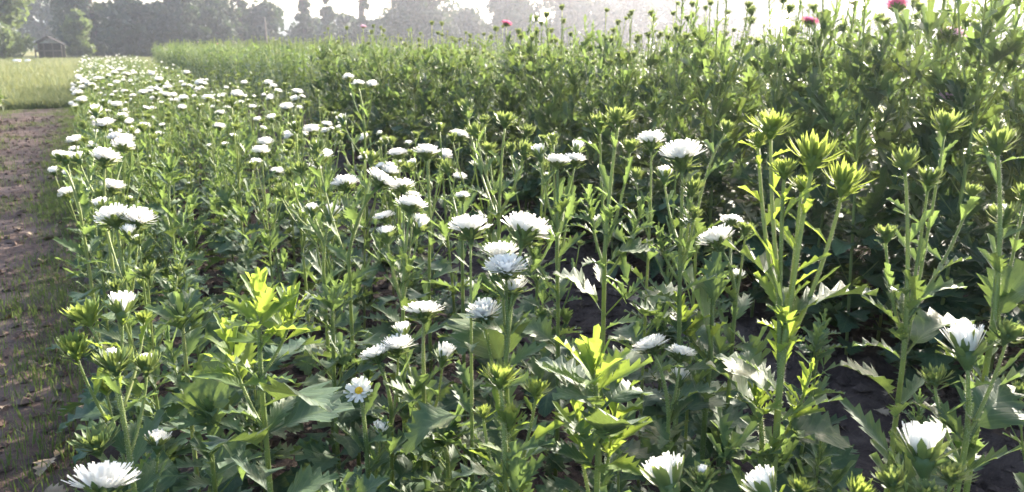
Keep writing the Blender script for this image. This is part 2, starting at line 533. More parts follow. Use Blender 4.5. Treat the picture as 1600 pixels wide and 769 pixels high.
def bracts_mesh(name, seed, layers, cup=True, mat='bract'):
    """layers: (count, length, width, elevation deg, curl deg, base radius, z)"""
    r = random.Random(seed)
    mb = MB()
    for (n, ln, wd, el, cu, br, z) in layers:
        off = r.uniform(0, 6)
        for k in range(n):
            strap(mb, ln * r.uniform(0.78, 1.2), wd * r.uniform(0.8, 1.2), R(el + r.uniform(-13, 13)), off + 2 * PI * k / n + r.uniform(-0.2, 0.2), R(cu + r.uniform(-16, 16)), br, z, 0, p_bract, fold=0.35)
    if cup:
        # shallow green receptacle under the bracts
        vs, fs = [], []
        prof = [(0.0016, -0.012), (0.0045, -0.007), (0.0085, -0.001), (0.0100, 0.005), (0.004, 0.008)]
        for (rad, z) in prof:
            for k in range(9):
                w = 2 * PI * k / 9
                vs.append((rad * math.cos(w), rad * math.sin(w), z))
        for i in range(len(prof) - 1):
            for k in range(9):
                k2 = (k + 1) % 9
                fs.append((i * 9 + k, i * 9 + k2, (i + 1) * 9 + k2, (i + 1) * 9 + k))
        mb.add(vs, fs)
    return mb.mesh(name, [M[mat]])

def petals_mesh(name, seed, layers, mat):
    r = random.Random(seed)
    mb = MB()
    for (n, ln, wd, el, cu, br, z) in layers:
        off = r.uniform(0, 6)
        for k in range(n):
            strap(mb, ln * r.uniform(0.86, 1.12), wd * r.uniform(0.8, 1.15), R(el + r.uniform(-7, 7)), off + 2 * PI * k / n + r.uniform(-0.09, 0.09), R(cu + r.uniform(-14, 14)), br, z, 0, p_petal, fold=0.25, st=3)
    return mb.mesh(name, [mat])

BUD = [bracts_mesh('bud_bracts', 400 + k, [
    (9, 0.017, 0.0030, -14, 62, 0.004, -0.005), (18, 0.029, 0.0025, 4 + 6 * k, 50, 0.006, 0.000), (20, 0.025, 0.0024, 24 + 4 * k, 40, 0.006, 0.002),
    (14, 0.018, 0.0030, 42, 26, 0.006, 0.004), (12, 0.012, 0.0028, 66, 20, 0.004, 0.005)]) for k in range(4)]
BUD_FRESH_LIT = [bracts_mesh('fresh_lit_bud_bracts', 410 + k, [
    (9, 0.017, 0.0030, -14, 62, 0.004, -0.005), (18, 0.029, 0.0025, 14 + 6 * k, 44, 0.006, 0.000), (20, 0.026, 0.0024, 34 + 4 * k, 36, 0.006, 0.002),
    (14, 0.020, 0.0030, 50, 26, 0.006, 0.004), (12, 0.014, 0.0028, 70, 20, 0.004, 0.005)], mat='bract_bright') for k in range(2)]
UNDER = [bracts_mesh('flower_bracts', 420 + k, [
    (8, 0.014, 0.0028, -14, 60, 0.004, -0.006), (11, 0.022, 0.0030, -4 + 6 * k, 26, 0.004, -0.004), (15, 0.017, 0.0028, 12, 24, 0.005, -0.001)]) for k in range(3)]
CUPB = [bracts_mesh('cup_bracts', 430 + k, [
    (9, 0.027, 0.0042, 18 + 9 * k, 20, 0.004, 0.000), (10, 0.021, 0.0038, 45, 20, 0.005, 0.002)]) for k in range(3)]
def open_petals(mat, s):
    return petals_mesh('open_petals', s, [(36, 0.0240, 0.0020, 12, 16, 0.006, 0.004), (36, 0.0232, 0.0020, 24, 16, 0.005, 0.005), (30, 0.0212, 0.0020, 36, 14, 0.004, 0.006),
        (22, 0.0175, 0.0016, 50, 10, 0.004, 0.007), (18, 0.0150, 0.0016, 66, 4, 0.003, 0.007), (12, 0.0135, 0.0016, 82, 0, 0.0015, 0.007)], mat)
def cup_petals(mat, s):
    return petals_mesh('cup_petals', s, [(26, 0.0225, 0.0019, 54, 16, 0.007, 0.005), (22, 0.0220, 0.0019, 68, 10, 0.005, 0.006), (16, 0.020, 0.0018, 80, 4, 0.003, 0.007)], mat)
OPEN = [open_petals(M['petal'], 440 + k) for k in range(3)]
CUP = [cup_petals(M['petal'], 450 + k) for k in range(3)]
TIP = [petals_mesh('tip_petals', 460 + k, [(12, 0.0165, 0.0026, 70, 22, 0.004, 0.006), (8, 0.0155, 0.0022, 84, 10, 0.002, 0.007)], M['petal']) for k in range(2)]
DAISY = [petals_mesh('daisy_petals', 470, [(16, 0.0165, 0.0028, 16, 6, 0.0055, 0.006), (9, 0.0145, 0.0026, 26, 6, 0.005, 0.007)], M['petal'])]
PINK = [open_petals(M['petal_pink'], 480)]
PALE = [open_petals(M['petal_pale'], 481)]
mbd = MB(); dome(mbd, 0.0068, 0.0042, 0.006, 0)
DISC = mbd.mesh('disc', [M['disc']])

NOMINAL = {'F': 0.053, 'C': 0.034, 'B': 0.065, 'T': 0.065, 'D': 0.043, 'S': 0.090, 'P': 0.05, 'L': 0.05}

# ---------------------------------------------------------------- plants
def orient(az, el, roll=0.0):
    y = Vector((math.cos(az) * math.cos(el), math.sin(az) * math.cos(el), math.sin(el)))
    x = Vector((math.sin(az), -math.cos(az), 0))
    z = x.cross(y)
    m = Matrix((x, y, z)).transposed()
    return m @ Matrix.Rotation(roll, 3, 'Y')

def place(loc, rot3, s):
    return Matrix.Translation(loc) @ rot3.to_4x4() @ Matrix.Diagonal((s, s, s, 1))

def bez(p0, p1, p2, n=7):
    return [(p0 * (1 - t) ** 2 + p1 * (2 * t * (1 - t)) + p2 * t ** 2) for t in (i / n for i in range(n + 1))]

def stalk_mesh(pts, r0, r1, r, hairs, sides=6):
    mb = MB()
    mb.tube(pts, r0, r1, sides)
    if hairs:
        tot = sum((pts[i + 1] - pts[i]).length for i in range(len(pts) - 1))
        n = int(tot * hairs)
        for _ in range(n):
            u = r.random() * (len(pts) - 1)
            i = min(int(u), len(pts) - 2)
            p = pts[i].lerp(pts[i + 1], u - i)
            rad = r0 + (r1 - r0) * u / (len(pts) - 1)
            a = r.uniform(0, 2 * PI)
            d = Vector((math.cos(a), math.sin(a), r.uniform(-0.25, 0.35)))
            s = Vector((-math.sin(a), math.cos(a), 0)) * 0.00030
            ln = rad + r.uniform(0.0012, 0.0030)
            q = p + d * (rad * 0.8)
            mb.add([q - s, q + s, p + d * ln], [(0, 1, 2)], None, 1)
    return mb.mesh('stalk', [M['stem'], M['hair']])

def add_head(root, typ, pos, width, r, tilt, fresh_lit=False):
    s = width / NOMINAL[typ]
    if typ == 'D':
        tilt = (0.62, -0.30)                           # the open daisy nods towards the path
    rot = Matrix.Rotation(tilt[0], 3, 'X') @ Matrix.Rotation(tilt[1], 3, 'Y') @ Matrix.Rotation(r.uniform(0, 2 * PI), 3, 'Z')
    mt = place(pos, rot, s) @ Matrix.Diagonal((1, 1, r.uniform(0.82, 1.22), 1))
    if typ == 'S':
        return
    if typ in 'FPL':
        o = obj('flower_head', r.choice(UNDER), root, mt)
        pm = OPEN if typ == 'F' else PINK if typ == 'P' else PALE
        obj('petals', r.choice(pm), o)['kind'] = 'stuff'
    elif typ == 'C':
        o = obj('flower_head', r.choice(CUPB), root, mt)
        obj('petals', r.choice(CUP), o)['kind'] = 'stuff'
    elif typ == 'D':
        o = obj('flower_head', r.choice(UNDER), root, mt)
        obj('petals', DAISY[0], o)['kind'] = 'stuff'
        obj('disc', DISC, o)
    elif typ == 'T':
        o = obj('bud', r.choice(BUD), root, mt)
        obj('petals', r.choice(TIP), o)['kind'] = 'stuff'
    else:
        o = obj('bud', r.choice(BUD_FRESH_LIT if fresh_lit else BUD), root, mt)

def add_leaf(root, kind, pos, az, el, ln, r):
    src = {'b': LEAF_BIG, 'm': LEAF_MID, 's': LEAF_SMALL, 'M': LEAF_FRESH_LIT_MID, 'N': LEAF_FRESH_LIT_SMALL}[kind]
    obj('leaf', r.choice(src), root, place(pos, orient(az, el, r.uniform(-0.45, 0.45)), ln))

def along(pts, f):
    u = f * (len(pts) - 1)
    i = min(int(u), len(pts) - 2)
    return pts[i].lerp(pts[i + 1], u - i)

def build_plant(name, base, jz, heads, r, style='stalk', hairs=0, main_leaves=12, branch_step=0.05, tuft=3, thick=0.0042, big=0.105, leaf_from=0.07, shoots=None, fresh_lit=False):
    """aster plant: stem, branches, leaves, buds and flower heads, each a part of its own."""
    root = empty(name, base)
    hs = [(t, Vector((x, y, z - base[2])), w) for (t, x, y, z, w) in heads]
    jz -= base[2]
    top_t, top, top_w = hs[0]
    J = Vector((0, 0, jz))
    bend = Vector((r.uniform(-0.012, 0.012), r.uniform(-0.012, 0.012), 0))
    low = bez(Vector((0, 0, -0.02)), Vector((0, 0, jz * 0.5)) + bend, J, 6)
    end = top - Vector((0, 0, 0.010))
    upp = bez(J, J.lerp(end, 0.5) + Vector(((J.x - end.x) * 0.25, (J.y - end.y) * 0.25, 0.02)), end, 7)
    obj('stem', stalk_mesh(low + upp[1:], thick, thick * 0.42, r, hairs), root)
    paths = [upp]
    for t, p, w in hs[1:]:
        att = jz + r.uniform(-0.03, 0.05)
        if p.z < att + 0.07:
            att = max(0.04, p.z - r.uniform(0.09, 0.15))
        horiz = math.hypot(p.x, p.y)
        P0 = Vector((0, 0, att)) if att <= jz else along(upp, min(1, (att - jz) / max(0.05, end.z - jz)))
        P2 = p - Vector((0, 0, 0.010))
        P1 = Vector((P0.x + (P2.x - P0.x) * 0.72, P0.y + (P2.y - P0.y) * 0.72, P0.z + (P2.z - P0.z) * 0.42))
        pts = bez(P0, P1, P2, 8)
        obj('branch', stalk_mesh(pts, thick * 0.58, thick * 0.36, r, hairs, 5), root)
        paths.append(pts)
    for (t, p, w), pts in zip(hs, paths):
        d = (pts[-1] - pts[-3]).normalized()
        tw = 0.14 if hairs else 0.30
        tilt = (-d.y * 0.8 + r.uniform(-tw, tw), d.x * 0.8 + r.uniform(-tw, tw))
        add_head(root, t, p - Vector((0, 0, 0.006)), w, r, tilt, fresh_lit)
        L = sum((pts[i + 1] - pts[i]).length for i in range(len(pts) - 1))
        az = r.uniform(0, 6)
        if t == 'S':                                   # leafy shoot tip: tight rosette of toothed leaves
            n = 15
            for k in range(n):
                f = k / (n - 1)
                q = along(pts, 0.45 + 0.55 * f)
                ln = w * (0.95 - 0.45 * f) * r.uniform(0.8, 1.15)
                add_leaf(root, ('M' if f < 0.5 else 'N') if fresh_lit else 'm' if f < 0.45 else 's', q, az + 2.4 * k, R(30 + 48 * f + r.uniform(-8, 8)), ln, r)
            n = int(L * 0.5 / branch_step)
        else:
            n = int(L / branch_step)
            for k in range(tuft):                      # small leaves just under the head
                q = along(pts, r.uniform(0.86, 0.99))
                add_leaf(root, 'N' if fresh_lit else 's', q, r.uniform(0, 6.3), R(r.uniform(25, 65)), r.uniform(0.018, 0.032) * (w / 0.05) ** 0.5, r)
        for k in range(n):
            f = (k + r.uniform(0.2, 0.8)) / max(n, 1) * 0.85
            add_leaf(root, ('N' if f > 0.35 else 'M') if fresh_lit else 's' if f > 0.35 else 'm', along(pts, f), az + 2.4 * k, R(r.uniform(32, 68)), (0.062 - 0.026 * f) * r.uniform(0.7, 1.25), r)
    az = r.uniform(0, 6)
    for k in range(main_leaves):
        f = (k + r.uniform(0.1, 0.9)) / main_leaves
        z = leaf_from + (jz - leaf_from) * f
        ln = (big - (big - 0.062) * f) * r.uniform(0.75, 1.2)
        el = R(4 + 46 * f + r.uniform(-14, 14))
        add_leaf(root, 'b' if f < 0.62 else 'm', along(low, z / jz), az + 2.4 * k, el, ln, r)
    if shoots:
        side_shoots(root, r, *shoots)
    return root

def side_shoots(root, r, n, z0, z1, lo_len, hi_len, spread):
    """the many small leaves of the short side shoots, joined into one part"""
    mb = MB()
    k = 0
    while k < n:
        f = r.random()
        z = z0 + (z1 - z0) * f
        a = r.uniform(0, 2 * PI)
        d = spread * math.sqrt(r.random()) * (0.5 + 0.5 * f)
        c = Vector((d * math.cos(a), d * math.sin(a), z))
        mb.tube([Vector((0, 0, max(0.02, z - d * 1.2))), c], 0.0016, 0.0010, 3, 2, False)
        for j in range(r.randint(4, 7)):
            ln = (lo_len + (hi_len - lo_len) * f) * r.uniform(0.6, 1.25)
            v, fc, uv = LITE[r.choice((0, 1, 1)) if f < 0.45 else r.choice((1, 2, 3))]
            m3 = orient(r.uniform(0, 6.3), R(r.uniform(-5, 45) if f < 0.4 else r.uniform(20, 75)), r.uniform(-0.5, 0.5))
            mt = np.array(m3) * ln
            p = c + Vector((0, 0, r.uniform(-0.025, 0.015)))
            w = v @ mt.T + np.array(p)
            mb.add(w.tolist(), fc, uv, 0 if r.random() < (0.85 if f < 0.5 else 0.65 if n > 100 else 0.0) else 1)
            k += 1
    obj('side_shoots', mb.mesh('side_shoots', [M['leaf_old'], M['leaf_young'], M['stem']]), root)['kind'] = 'stuff'

HEROES = [
    ('big flat white bloom on a short stalk in the bottom left corner', 'stalk', -0.036, 0.802, 0.406, [('F', 0.003, 0.022, 0.488, 0.0662)]),
    ('aster at the path edge with ragged yellow-green buds and one small white bloom', 'stalk', -0.009, 1.061, 0.47, [('B', -0.026, 0.047, 0.586, 0.0682), ('B', -0.042, 0.022, 0.552, 0.0589), ('C', 0.014, 0.048, 0.584, 0.0315), ('B', 0.04, 0.076, 0.567, 0.0344), ('B', -0.016, 0.069, 0.481, 0.0426)]),
    ('aster near the path whose wide twin bud shows two white tips', 'stalk', -0.006, 0.998, 0.415, [('T', -0.004, 0.038, 0.542, 0.0609), ('T', 0.031, 0.051, 0.529, 0.0563), ('C', 0.032, 0.023, 0.433, 0.0273), ('B', -0.033, 0.006, 0.459, 0.0642)]),
    ('tall leafy shoot without flowers, nearest the camera on the left', 'spire', 0.139, 0.9, 0.538, [('S', 0.01, 0.025, 0.646, 0.074), ('S', -0.028, 0.054, 0.596, 0.065), ('S', 0.05, 0.033, 0.622, 0.0688)]),
    ('dark young leafy aster behind the wide twin bud', 'spire', 0.084, 1.241, 0.457, [('S', 0.003, 0.017, 0.523, 0.0874), ('S', -0.017, 0.073, 0.477, 0.0607)]),
    ('small leafy aster in deep shade left of the tall shoot', 'spire', 0.095, 1.096, 0.374, [('S', 0.01, 0.01, 0.425, 0.0713)]),
    ('aster with one white bloom on a long bare stalk beside the stacked blooms', 'stalk', 0.416, 0.924, 0.434, [('F', 0.026, 0.054, 0.672, 0.0561)]),
    ('aster carrying a stack of five white blooms in the middle of the picture', 'stalk', 0.457, 0.901, 0.51, [('F', 0.04, 0.026, 0.673, 0.0654), ('F', 0.023, 0.059, 0.636, 0.053), ('F', 0.005, 0.009, 0.632, 0.0557), ('C', 0.018, 0.016, 0.6, 0.0344), ('F', -0.019, 0.026, 0.567, 0.0464)]),
    ('aster with one flat white bloom and a small half-open one above the yellow daisy', 'stalk', 0.401, 1.067, 0.419, [('F', 0.012, 0.024, 0.524, 0.0583), ('C', 0.03, -0.005, 0.459, 0.0272), ('C', -0.003, 0.076, 0.475, 0.0263)]),
    ('aster with two overlapping white blooms left of the flat bloom', 'stalk', 0.353, 1.081, 0.381, [('F', -0.01, 0.028, 0.461, 0.0486), ('F', 0.026, 0.034, 0.466, 0.0513)]),
    ('thin aster with a yellow-centred single daisy bloom', 'stalk', 0.293, 1.017, 0.373, [('D', 0.0, 0.02, 0.445, 0.0418), ('C', 0.025, 0.012, 0.378, 0.024)]),
    ('bright yellow-green aster with three clustered buds, bottom centre', 'stalk', 0.343, 0.678, 0.497, [('B', 0.005, 0.022, 0.583, 0.0562), ('B', 0.046, 0.018, 0.562, 0.0397), ('B', 0.008, 0.008, 0.541, 0.0441), ('B', -0.003, 0.047, 0.536, 0.0277)]),
    ('dense leafy shoot with broad lit leaves right of the yellow-green buds', 'spire', 0.432, 0.639, 0.523, [('S', 0.003, 0.02, 0.601, 0.0803), ('S', 0.04, 0.025, 0.563, 0.0693), ('S', -0.001, 0.044, 0.556, 0.0623)]),
    ('aster with a side-by-side pair of white blooms near the dense leafy shoot', 'stalk', 0.69, 0.842, 0.399, [('F', -0.009, 0.033, 0.497, 0.0517), ('F', 0.038, 0.026, 0.479, 0.0432), ('C', 0.051, 0.041, 0.431, 0.025)]),
    ('tallest bud-bearing aster with thick hairy stem right of centre', 'stalk', 0.65, 0.604, 0.55, [('B', 0.062, 0.038, 0.798, 0.0659), ('B', 0.054, 0.097, 0.827, 0.0629), ('B', 0.009, 0.028, 0.79, 0.0429), ('B', 0.089, 0.016, 0.771, 0.0602), ('B', 0.047, 0.108, 0.812, 0.0378), ('B', 0.063, 0.052, 0.766, 0.0366)]),
    ('leafy side aster with white-backed leaf below the tallest bud-bearer', 'spire', 0.638, 0.611, 0.471, [('S', 0.001, 0.018, 0.535, 0.0439), ('S', 0.061, -0.006, 0.563, 0.0439)]),  # leaf glare stands in as brightened leaf colour
    ('aster with one white-tipped and four green buds on thin stalks at right', 'stalk', 0.828, 0.583, 0.555, [('B', 0.029, 0.05, 0.785, 0.0504), ('T', 0.052, 0.033, 0.767, 0.0474), ('B', -0.001, 0.042, 0.702, 0.0428), ('B', 0.105, 0.057, 0.825, 0.0536), ('B', 0.154, 0.043, 0.741, 0.0357)]),
    ('hairy aster with a tall bud over a white-tipped one at right edge', 'stalk', 0.871, 0.509, 0.62, [('B', 0.027, 0.041, 0.813, 0.0573), ('T', 0.043, 0.032, 0.73, 0.0513), ('B', 0.088, 0.038, 0.752, 0.0374)]),
    ('aster with one brush-like white bloom held in a green cup at right', 'stalk', 0.791, 0.472, 0.507, [('C', 0.012, 0.02, 0.599, 0.0383), ('B', -0.003, 0.042, 0.567, 0.042), ('B', 0.053, 0.005, 0.621, 0.0507)]),
    ('low aster with a white cup bloom ringed by buds in bottom right', 'stalk', 0.616, 0.392, 0.48, [('C', 0.011, 0.017, 0.56, 0.0378), ('B', -0.007, 0.032, 0.537, 0.0384), ('B', 0.032, 0.003, 0.548, 0.0424), ('B', -0.015, -0.007, 0.55, 0.033)]),
    ('low aster with a white cup bloom beside a bud, bottom edge right of centre', 'stalk', 0.44, 0.503, 0.468, [('C', -0.005, 0.019, 0.526, 0.0354), ('T', 0.021, 0.008, 0.535, 0.0377)]),
    ('low aster budding at the very bottom edge below the thick hairy stem', 'stalk', 0.508, 0.445, 0.469, [('C', -0.006, 0.02, 0.529, 0.0287), ('B', 0.033, 0.023, 0.526, 0.0354), ('B', 0.063, -0.015, 0.533, 0.0367)]),
    ('aster at path edge with two merged flat white blooms and a small bud', 'stalk', 0.018, 1.462, 0.54, [('F', -0.004, 0.028, 0.632, 0.0585), ('F', 0.029, 0.021, 0.627, 0.0589), ('C', 0.015, -0.011, 0.612, 0.0235), ('C', -0.021, 0.098, 0.644, 0.0247)]),
    ('aster at path edge with two white blooms above the merged pair', 'stalk', 0.002, 1.787, 0.592, [('F', 0.01, 0.023, 0.692, 0.0593), ('F', 0.048, 0.101, 0.709, 0.046), ('F', 0.018, 0.037, 0.633, 0.0473), ('C', -0.036, 0.104, 0.688, 0.0266)]),
    ('aster leaning over the path with three tiny white blooms', 'stalk', -0.047, 1.956, 0.566, [('C', -0.027, 0.047, 0.682, 0.0251), ('C', -0.013, 0.039, 0.678, 0.0279), ('C', 0.056, 0.371, 0.749, 0.0294)]),
    ('aster with two flat white blooms and two white-tipped buds, left of centre', 'stalk', 0.38, 1.371, 0.551, [('F', 0.063, 0.005, 0.682, 0.0596), ('F', 0.015, 0.05, 0.672, 0.0488), ('T', -0.005, 0.168, 0.725, 0.0515), ('T', 0.08, 0.097, 0.71, 0.0484)]),
    ('aster with five white blooms stacked just left of centre', 'stalk', 0.432, 1.236, 0.498, [('F', 0.029, 0.029, 0.653, 0.0541), ('F', 0.055, 0.136, 0.668, 0.0442), ('F', -0.005, 0.064, 0.632, 0.0374), ('C', -0.012, 0.037, 0.606, 0.0303), ('C', 0.036, 0.016, 0.619, 0.0282), ('F', 0.069, 0.125, 0.654, 0.0279)]),
    ('aster with one dense white bloom in front of the dark furrow', 'stalk', 0.627, 1.6, 0.539, [('F', 0.01, 0.037, 0.688, 0.0585), ('T', 0.041, 0.04, 0.671, 0.0338), ('B', -0.009, 0.094, 0.651, 0.0516)]),
    ('aster with a small white bloom under leafy buds left of the stacked five', 'stalk', 0.379, 1.56, 0.48, [('C', 0.023, 0.017, 0.584, 0.031), ('C', -0.002, 0.055, 0.588, 0.0235), ('B', -0.037, 0.173, 0.612, 0.0548), ('B', 0.005, 0.165, 0.662, 0.0493)]),
    ('small-bloomed aster right of the dense white bloom', 'stalk', 0.603, 1.375, 0.523, [('F', 0.014, 0.025, 0.635, 0.0296), ('B', 0.034, 0.141, 0.673, 0.0525)]),
    ('aster with two white blooms and three opening buds near the centre', 'stalk', 0.691, 1.166, 0.561, [('F', 0.02, 0.035, 0.721, 0.0446), ('F', 0.067, 0.057, 0.719, 0.0436), ('T', 0.033, 0.073, 0.758, 0.0342), ('C', -0.006, 0.052, 0.734, 0.0245), ('C', 0.083, 0.075, 0.733, 0.0232), ('T', 0.076, 0.101, 0.646, 0.0263)]),
    ('tall aster crowned by spiky lit buds behind the dense leafy shoot', 'stalk', 0.645, 0.951, 0.618, [('B', 0.042, 0.035, 0.816, 0.0601), ('B', 0.033, 0.071, 0.806, 0.052), ('B', 0.052, 0.018, 0.776, 0.0451), ('S', 0.071, 0.008, 0.694, 0.0573), ('S', 0.006, 0.056, 0.703, 0.0539)]),
    ('aster with one white bloom on a straight stalk beside spiky buds', 'stalk', 0.855, 1.122, 0.622, [('F', 0.017, 0.028, 0.751, 0.0497)]),
    ('aster with the widest white bloom of the right half and a white cup', 'stalk', 0.752, 0.909, 0.585, [('F', 0.023, 0.036, 0.753, 0.065), ('C', 0.034, 0.09, 0.719, 0.0241), ('B', 0.019, 0.004, 0.716, 0.0451), ('B', 0.017, -0.005, 0.681, 0.0338), ('S', -0.02, 0.029, 0.65, 0.042)]),
    ('aster whose single white-tipped bud tips over to the right', 'stalk', 0.852, 0.994, 0.657, [('T', 0.057, 0.008, 0.79, 0.0435)]),
    ('aster with white bloom and opening bud left of the tallest bud-bearer', 'stalk', 0.877, 0.92, 0.523, [('F', -0.012, 0.032, 0.614, 0.0591), ('F', 0.043, 0.068, 0.636, 0.036), ('B', 0.027, 0.018, 0.635, 0.0448), ('C', 0.02, 0.022, 0.555, 0.0228)]),
    ('bud-bearing aster with four flat-topped green buds above centre', 'stalk', 0.705, 1.42, 0.58, [('B', 0.033, 0.037, 0.77, 0.0722), ('B', 0.001, 0.104, 0.743, 0.0532), ('B', 0.061, 0.005, 0.71, 0.0568), ('B', 0.042, 0.129, 0.702, 0.0548), ('B', 0.092, 0.354, 0.769, 0.0611)]),
    ('tall pale-stalked aster with a tuft of white blooms above its neighbours', 'stalk', 0.778, 2.541, 0.655, [('F', -0.002, 0.041, 0.794, 0.0414), ('F', 0.001, 0.159, 0.808, 0.0387), ('F', 0.022, -0.03, 0.794, 0.0365), ('C', -0.029, 0.134, 0.666, 0.0344)]),
    ('dark leafy aster in the shade behind the tall shoot', 'spire', 0.318, 1.269, 0.449, [('S', 0.006, 0.012, 0.501, 0.0645)]),
    ('bushy leafy aster between the path blooms and the shaded soil', 'spire', 0.14, 2.08, 0.526, [('S', 0.017, 0.023, 0.639, 0.0776), ('S', -0.01, 0.078, 0.577, 0.0701)]),
    ('leafy aster at the bottom left of centre with one broad grey leaf', 'spire', 0.217, 0.862, 0.344, [('S', 0.007, 0.005, 0.374, 0.0624)]),
    ('young leafy aster in shade right of the daisy', 'spire', 0.386, 0.941, 0.356, [('S', -0.005, 0.01, 0.382, 0.0624)]),
    ('tall aster with a bright red-pink bloom above the furrow plants', 'tall', 1.928, 1.766, 0.633, [('P', 0.046, 0.076, 0.983, 0.0507), ('B', 0.078, 0.167, 0.956, 0.0609), ('B', 0.133, 0.086, 0.974, 0.0597), ('S', 0.051, 0.043, 0.879, 0.0975)]),
    ('tall aster with a dusky pink bloom near the top right', 'tall', 1.994, 1.496, 0.621, [('P', 0.041, 0.092, 1.021, 0.0537), ('B', 0.083, 0.178, 0.989, 0.0561), ('B', 0.142, 0.083, 0.97, 0.0586), ('S', 0.024, 0.066, 0.899, 0.0896)]),
    ('tall aster with two pale pink blooms side by side at right', 'tall', 1.921, 1.263, 0.605, [('L', 0.02, 0.084, 0.936, 0.0579), ('L', 0.09, 0.069, 0.93, 0.052), ('L', -0.052, 0.022, 0.792, 0.0439), ('B', 0.152, 0.09, 0.997, 0.056), ('S', 0.138, 0.11, 0.835, 0.0844)]),
    ('tall aster with a faded pink bloom in the middle distance', 'tall', 1.972, 3.886, 0.615, [('P', 0.05, 0.089, 1.02, 0.0514), ('B', 0.044, 0.202, 0.998, 0.0561), ('B', 0.127, 0.096, 0.981, 0.0554), ('S', 0.054, 0.066, 0.947, 0.1027)]),
    ('leafy bud-bearing aster standing left of the thick hairy stem', 'stalk', 0.811, 0.897, 0.445, [('B', 0.019, 0.026, 0.571, 0.0498), ('S', -0.034, 0.042, 0.532, 0.0597)]),
]
EXTRA_LEAVES = [
    (14, 0.481, -0.62, 0.378, 0.094, 'b'),
    (14, 0.62, -0.194, 0.516, 0.117, 'm'),
    (14, 0.634, 1.978, 0.998, 0.107, 'm'),
    (14, 0.523, 1.821, 0.682, 0.096, 'b'),
    (5, 0.374, 1.092, 1.442, 0.135, 'b'),
    (3, 0.473, -0.061, 0.332, 0.11, 'b'),
    (3, 0.509, -1.019, 0.514, 0.131, 'b'),
    (3, 0.545, 0.52, 0.455, 0.096, 'b'),
    (3, 0.452, -2.624, 0.748, 0.096, 'b'),
    (3, 0.531, 2.893, 1.045, 0.073, 'm'),
    (6, 0.426, 3.096, 0.096, 0.113, 'b'),
    (40, 0.366, -0.146, 0.815, 0.07, 'b'),
    (40, 0.366, 2.389, 0.711, 0.073, 'b'),
    (12, 0.51, -1.526, 0.984, 0.093, 'b'),
    (12, 0.549, 0.191, 0.444, 0.08, 'b'),
    (12, 0.536, 1.764, 0.805, 0.108, 'b'),
    (12, 0.549, -2.926, 0.852, 0.075, 'b'),
    (16, 0.496, 2.68, 0.817, 0.093, 'b'),
    (16, 0.555, -0.234, 0.885, 0.104, 'b'),
    (16, 0.585, 2.859, 0.766, 0.083, 'm'),
    (17, 0.606, -0.065, 1.202, 0.102, 'b'),
    (18, 0.507, 0.144, 0.569, 0.108, 'b'),
    (18, 0.5, 1.776, 0.788, 0.07, 'b'),
    (13, 0.408, -0.78, 0.836, 0.079, 'b'),
    (13, 0.354, 2.246, 0.408, 0.102, 'b'),
    (15, 0.478, 2.152, 1.188, 0.114, 'b'),
    (46, 0.445, 1.996, 1.303, 0.18, 'm'),
    (46, 0.532, 0.852, 1.42, 0.087, 'm'),
    (31, 0.599, -0.859, 0.834, 0.087, 'b'),
    (31, 0.527, 2.745, 0.994, 0.103, 'b'),
    (7, 0.476, 1.622, 0.961, 0.149, 'b'),
    (11, 0.497, -0.76, 0.665, 0.061, 'm'),
]
HERO_XY = []
for i, (label, style, x, y, jz, heads) in enumerate(HEROES):
    r = random.Random(1000 + i)
    z0 = soil_height(x, y) - 0.004 if x > -0.09 else path_height(x, y) - 0.004
    spire = style == 'spire'
    if style == 'tall':
        o = build_plant('tall_aster_plant', (x, y, z0), jz, heads, r, main_leaves=12, branch_step=0.09, tuft=2, thick=0.005, big=0.13, shoots=(120, 0.06, 0.89, 0.145, 0.075, 0.12))
        tag(o, label, 'aster', 'tall asters beyond the furrow')
        HERO_XY.append((x, y))
        continue
    thick = 0.0056 if 'thick' in label else 0.0044 if not spire else 0.0042
    o = build_plant('aster_plant', (x, y, z0), jz, heads, r, style, hairs=1500,
                    main_leaves=13 if spire else 11, branch_step=0.042 if spire else 0.05, tuft=3,
                    thick=thick * (0.75 if len(heads) == 1 and not spire else 1), big=min(0.14, 0.05 + 0.18 * jz), leaf_from=0.08,
                    fresh_lit=any(k in label for k in ('nearest the camera', 'yellow-green', 'broad lit', 'thick hairy', 'white-backed')),  # plants whose leaf and bud colours are brightened to look sunlit
                    shoots=(16, 0.08, jz * 0.9, 0.085, 0.05, 0.05) if spire else (16, 0.08, jz * 0.85, 0.08, 0.045, 0.05))
    for (hi, z, az, el, ln, kd) in EXTRA_LEAVES:          # conspicuous large leaves
        if hi == i:
            add_leaf(o, kd, Vector((0, 0, z - z0)), az, el, ln, r)
    tag(o, label, 'aster', 'asters standing nearest the camera')
    HERO_XY.append((x, y))

# ---- the rest of the two beds: prototypes copied along planted rows
def proto_heads(r, n, h, spread, kinds, w):
    out = []
    for k in range(n):
        a = r.uniform(0, 2 * PI)
        d = spread * (0 if k == 0 else r.uniform(0.4, 1.0))
        z = h * (1.0 if k == 0 else r.uniform(0.80, 1.0))
        t = r.choice(kinds)
        ww = {'F': w, 'C': w * 0.55, 'B': w * 0.95, 'T': w * 0.95, 'S': w * 1.5, 'P': w, 'L': w}[t] * r.uniform(0.68, 1.15)
        out.append((t, d * math.cos(a), d * math.sin(a), z, ww))
    return out

PROTO = {}
def make_protos(key, n, maker):
    PROTO[key] = []
    for k in range(n):
        r = random.Random(hash_key(key) + 17 * k)
        o = maker(r, k)
        def reg(p):
            CHILDREN[p.name] = list(p.children)
            for c in p.children:
                reg(c)
        PROTO[key].append(o)
def hash_key(s):
    return sum(ord(c) * (i + 7) for i, c in enumerate(s))
def register():
    for o in bpy.data.objects:
        if o.parent is not None:
            CHILDREN.setdefault(o.parent.name, []).append(o)

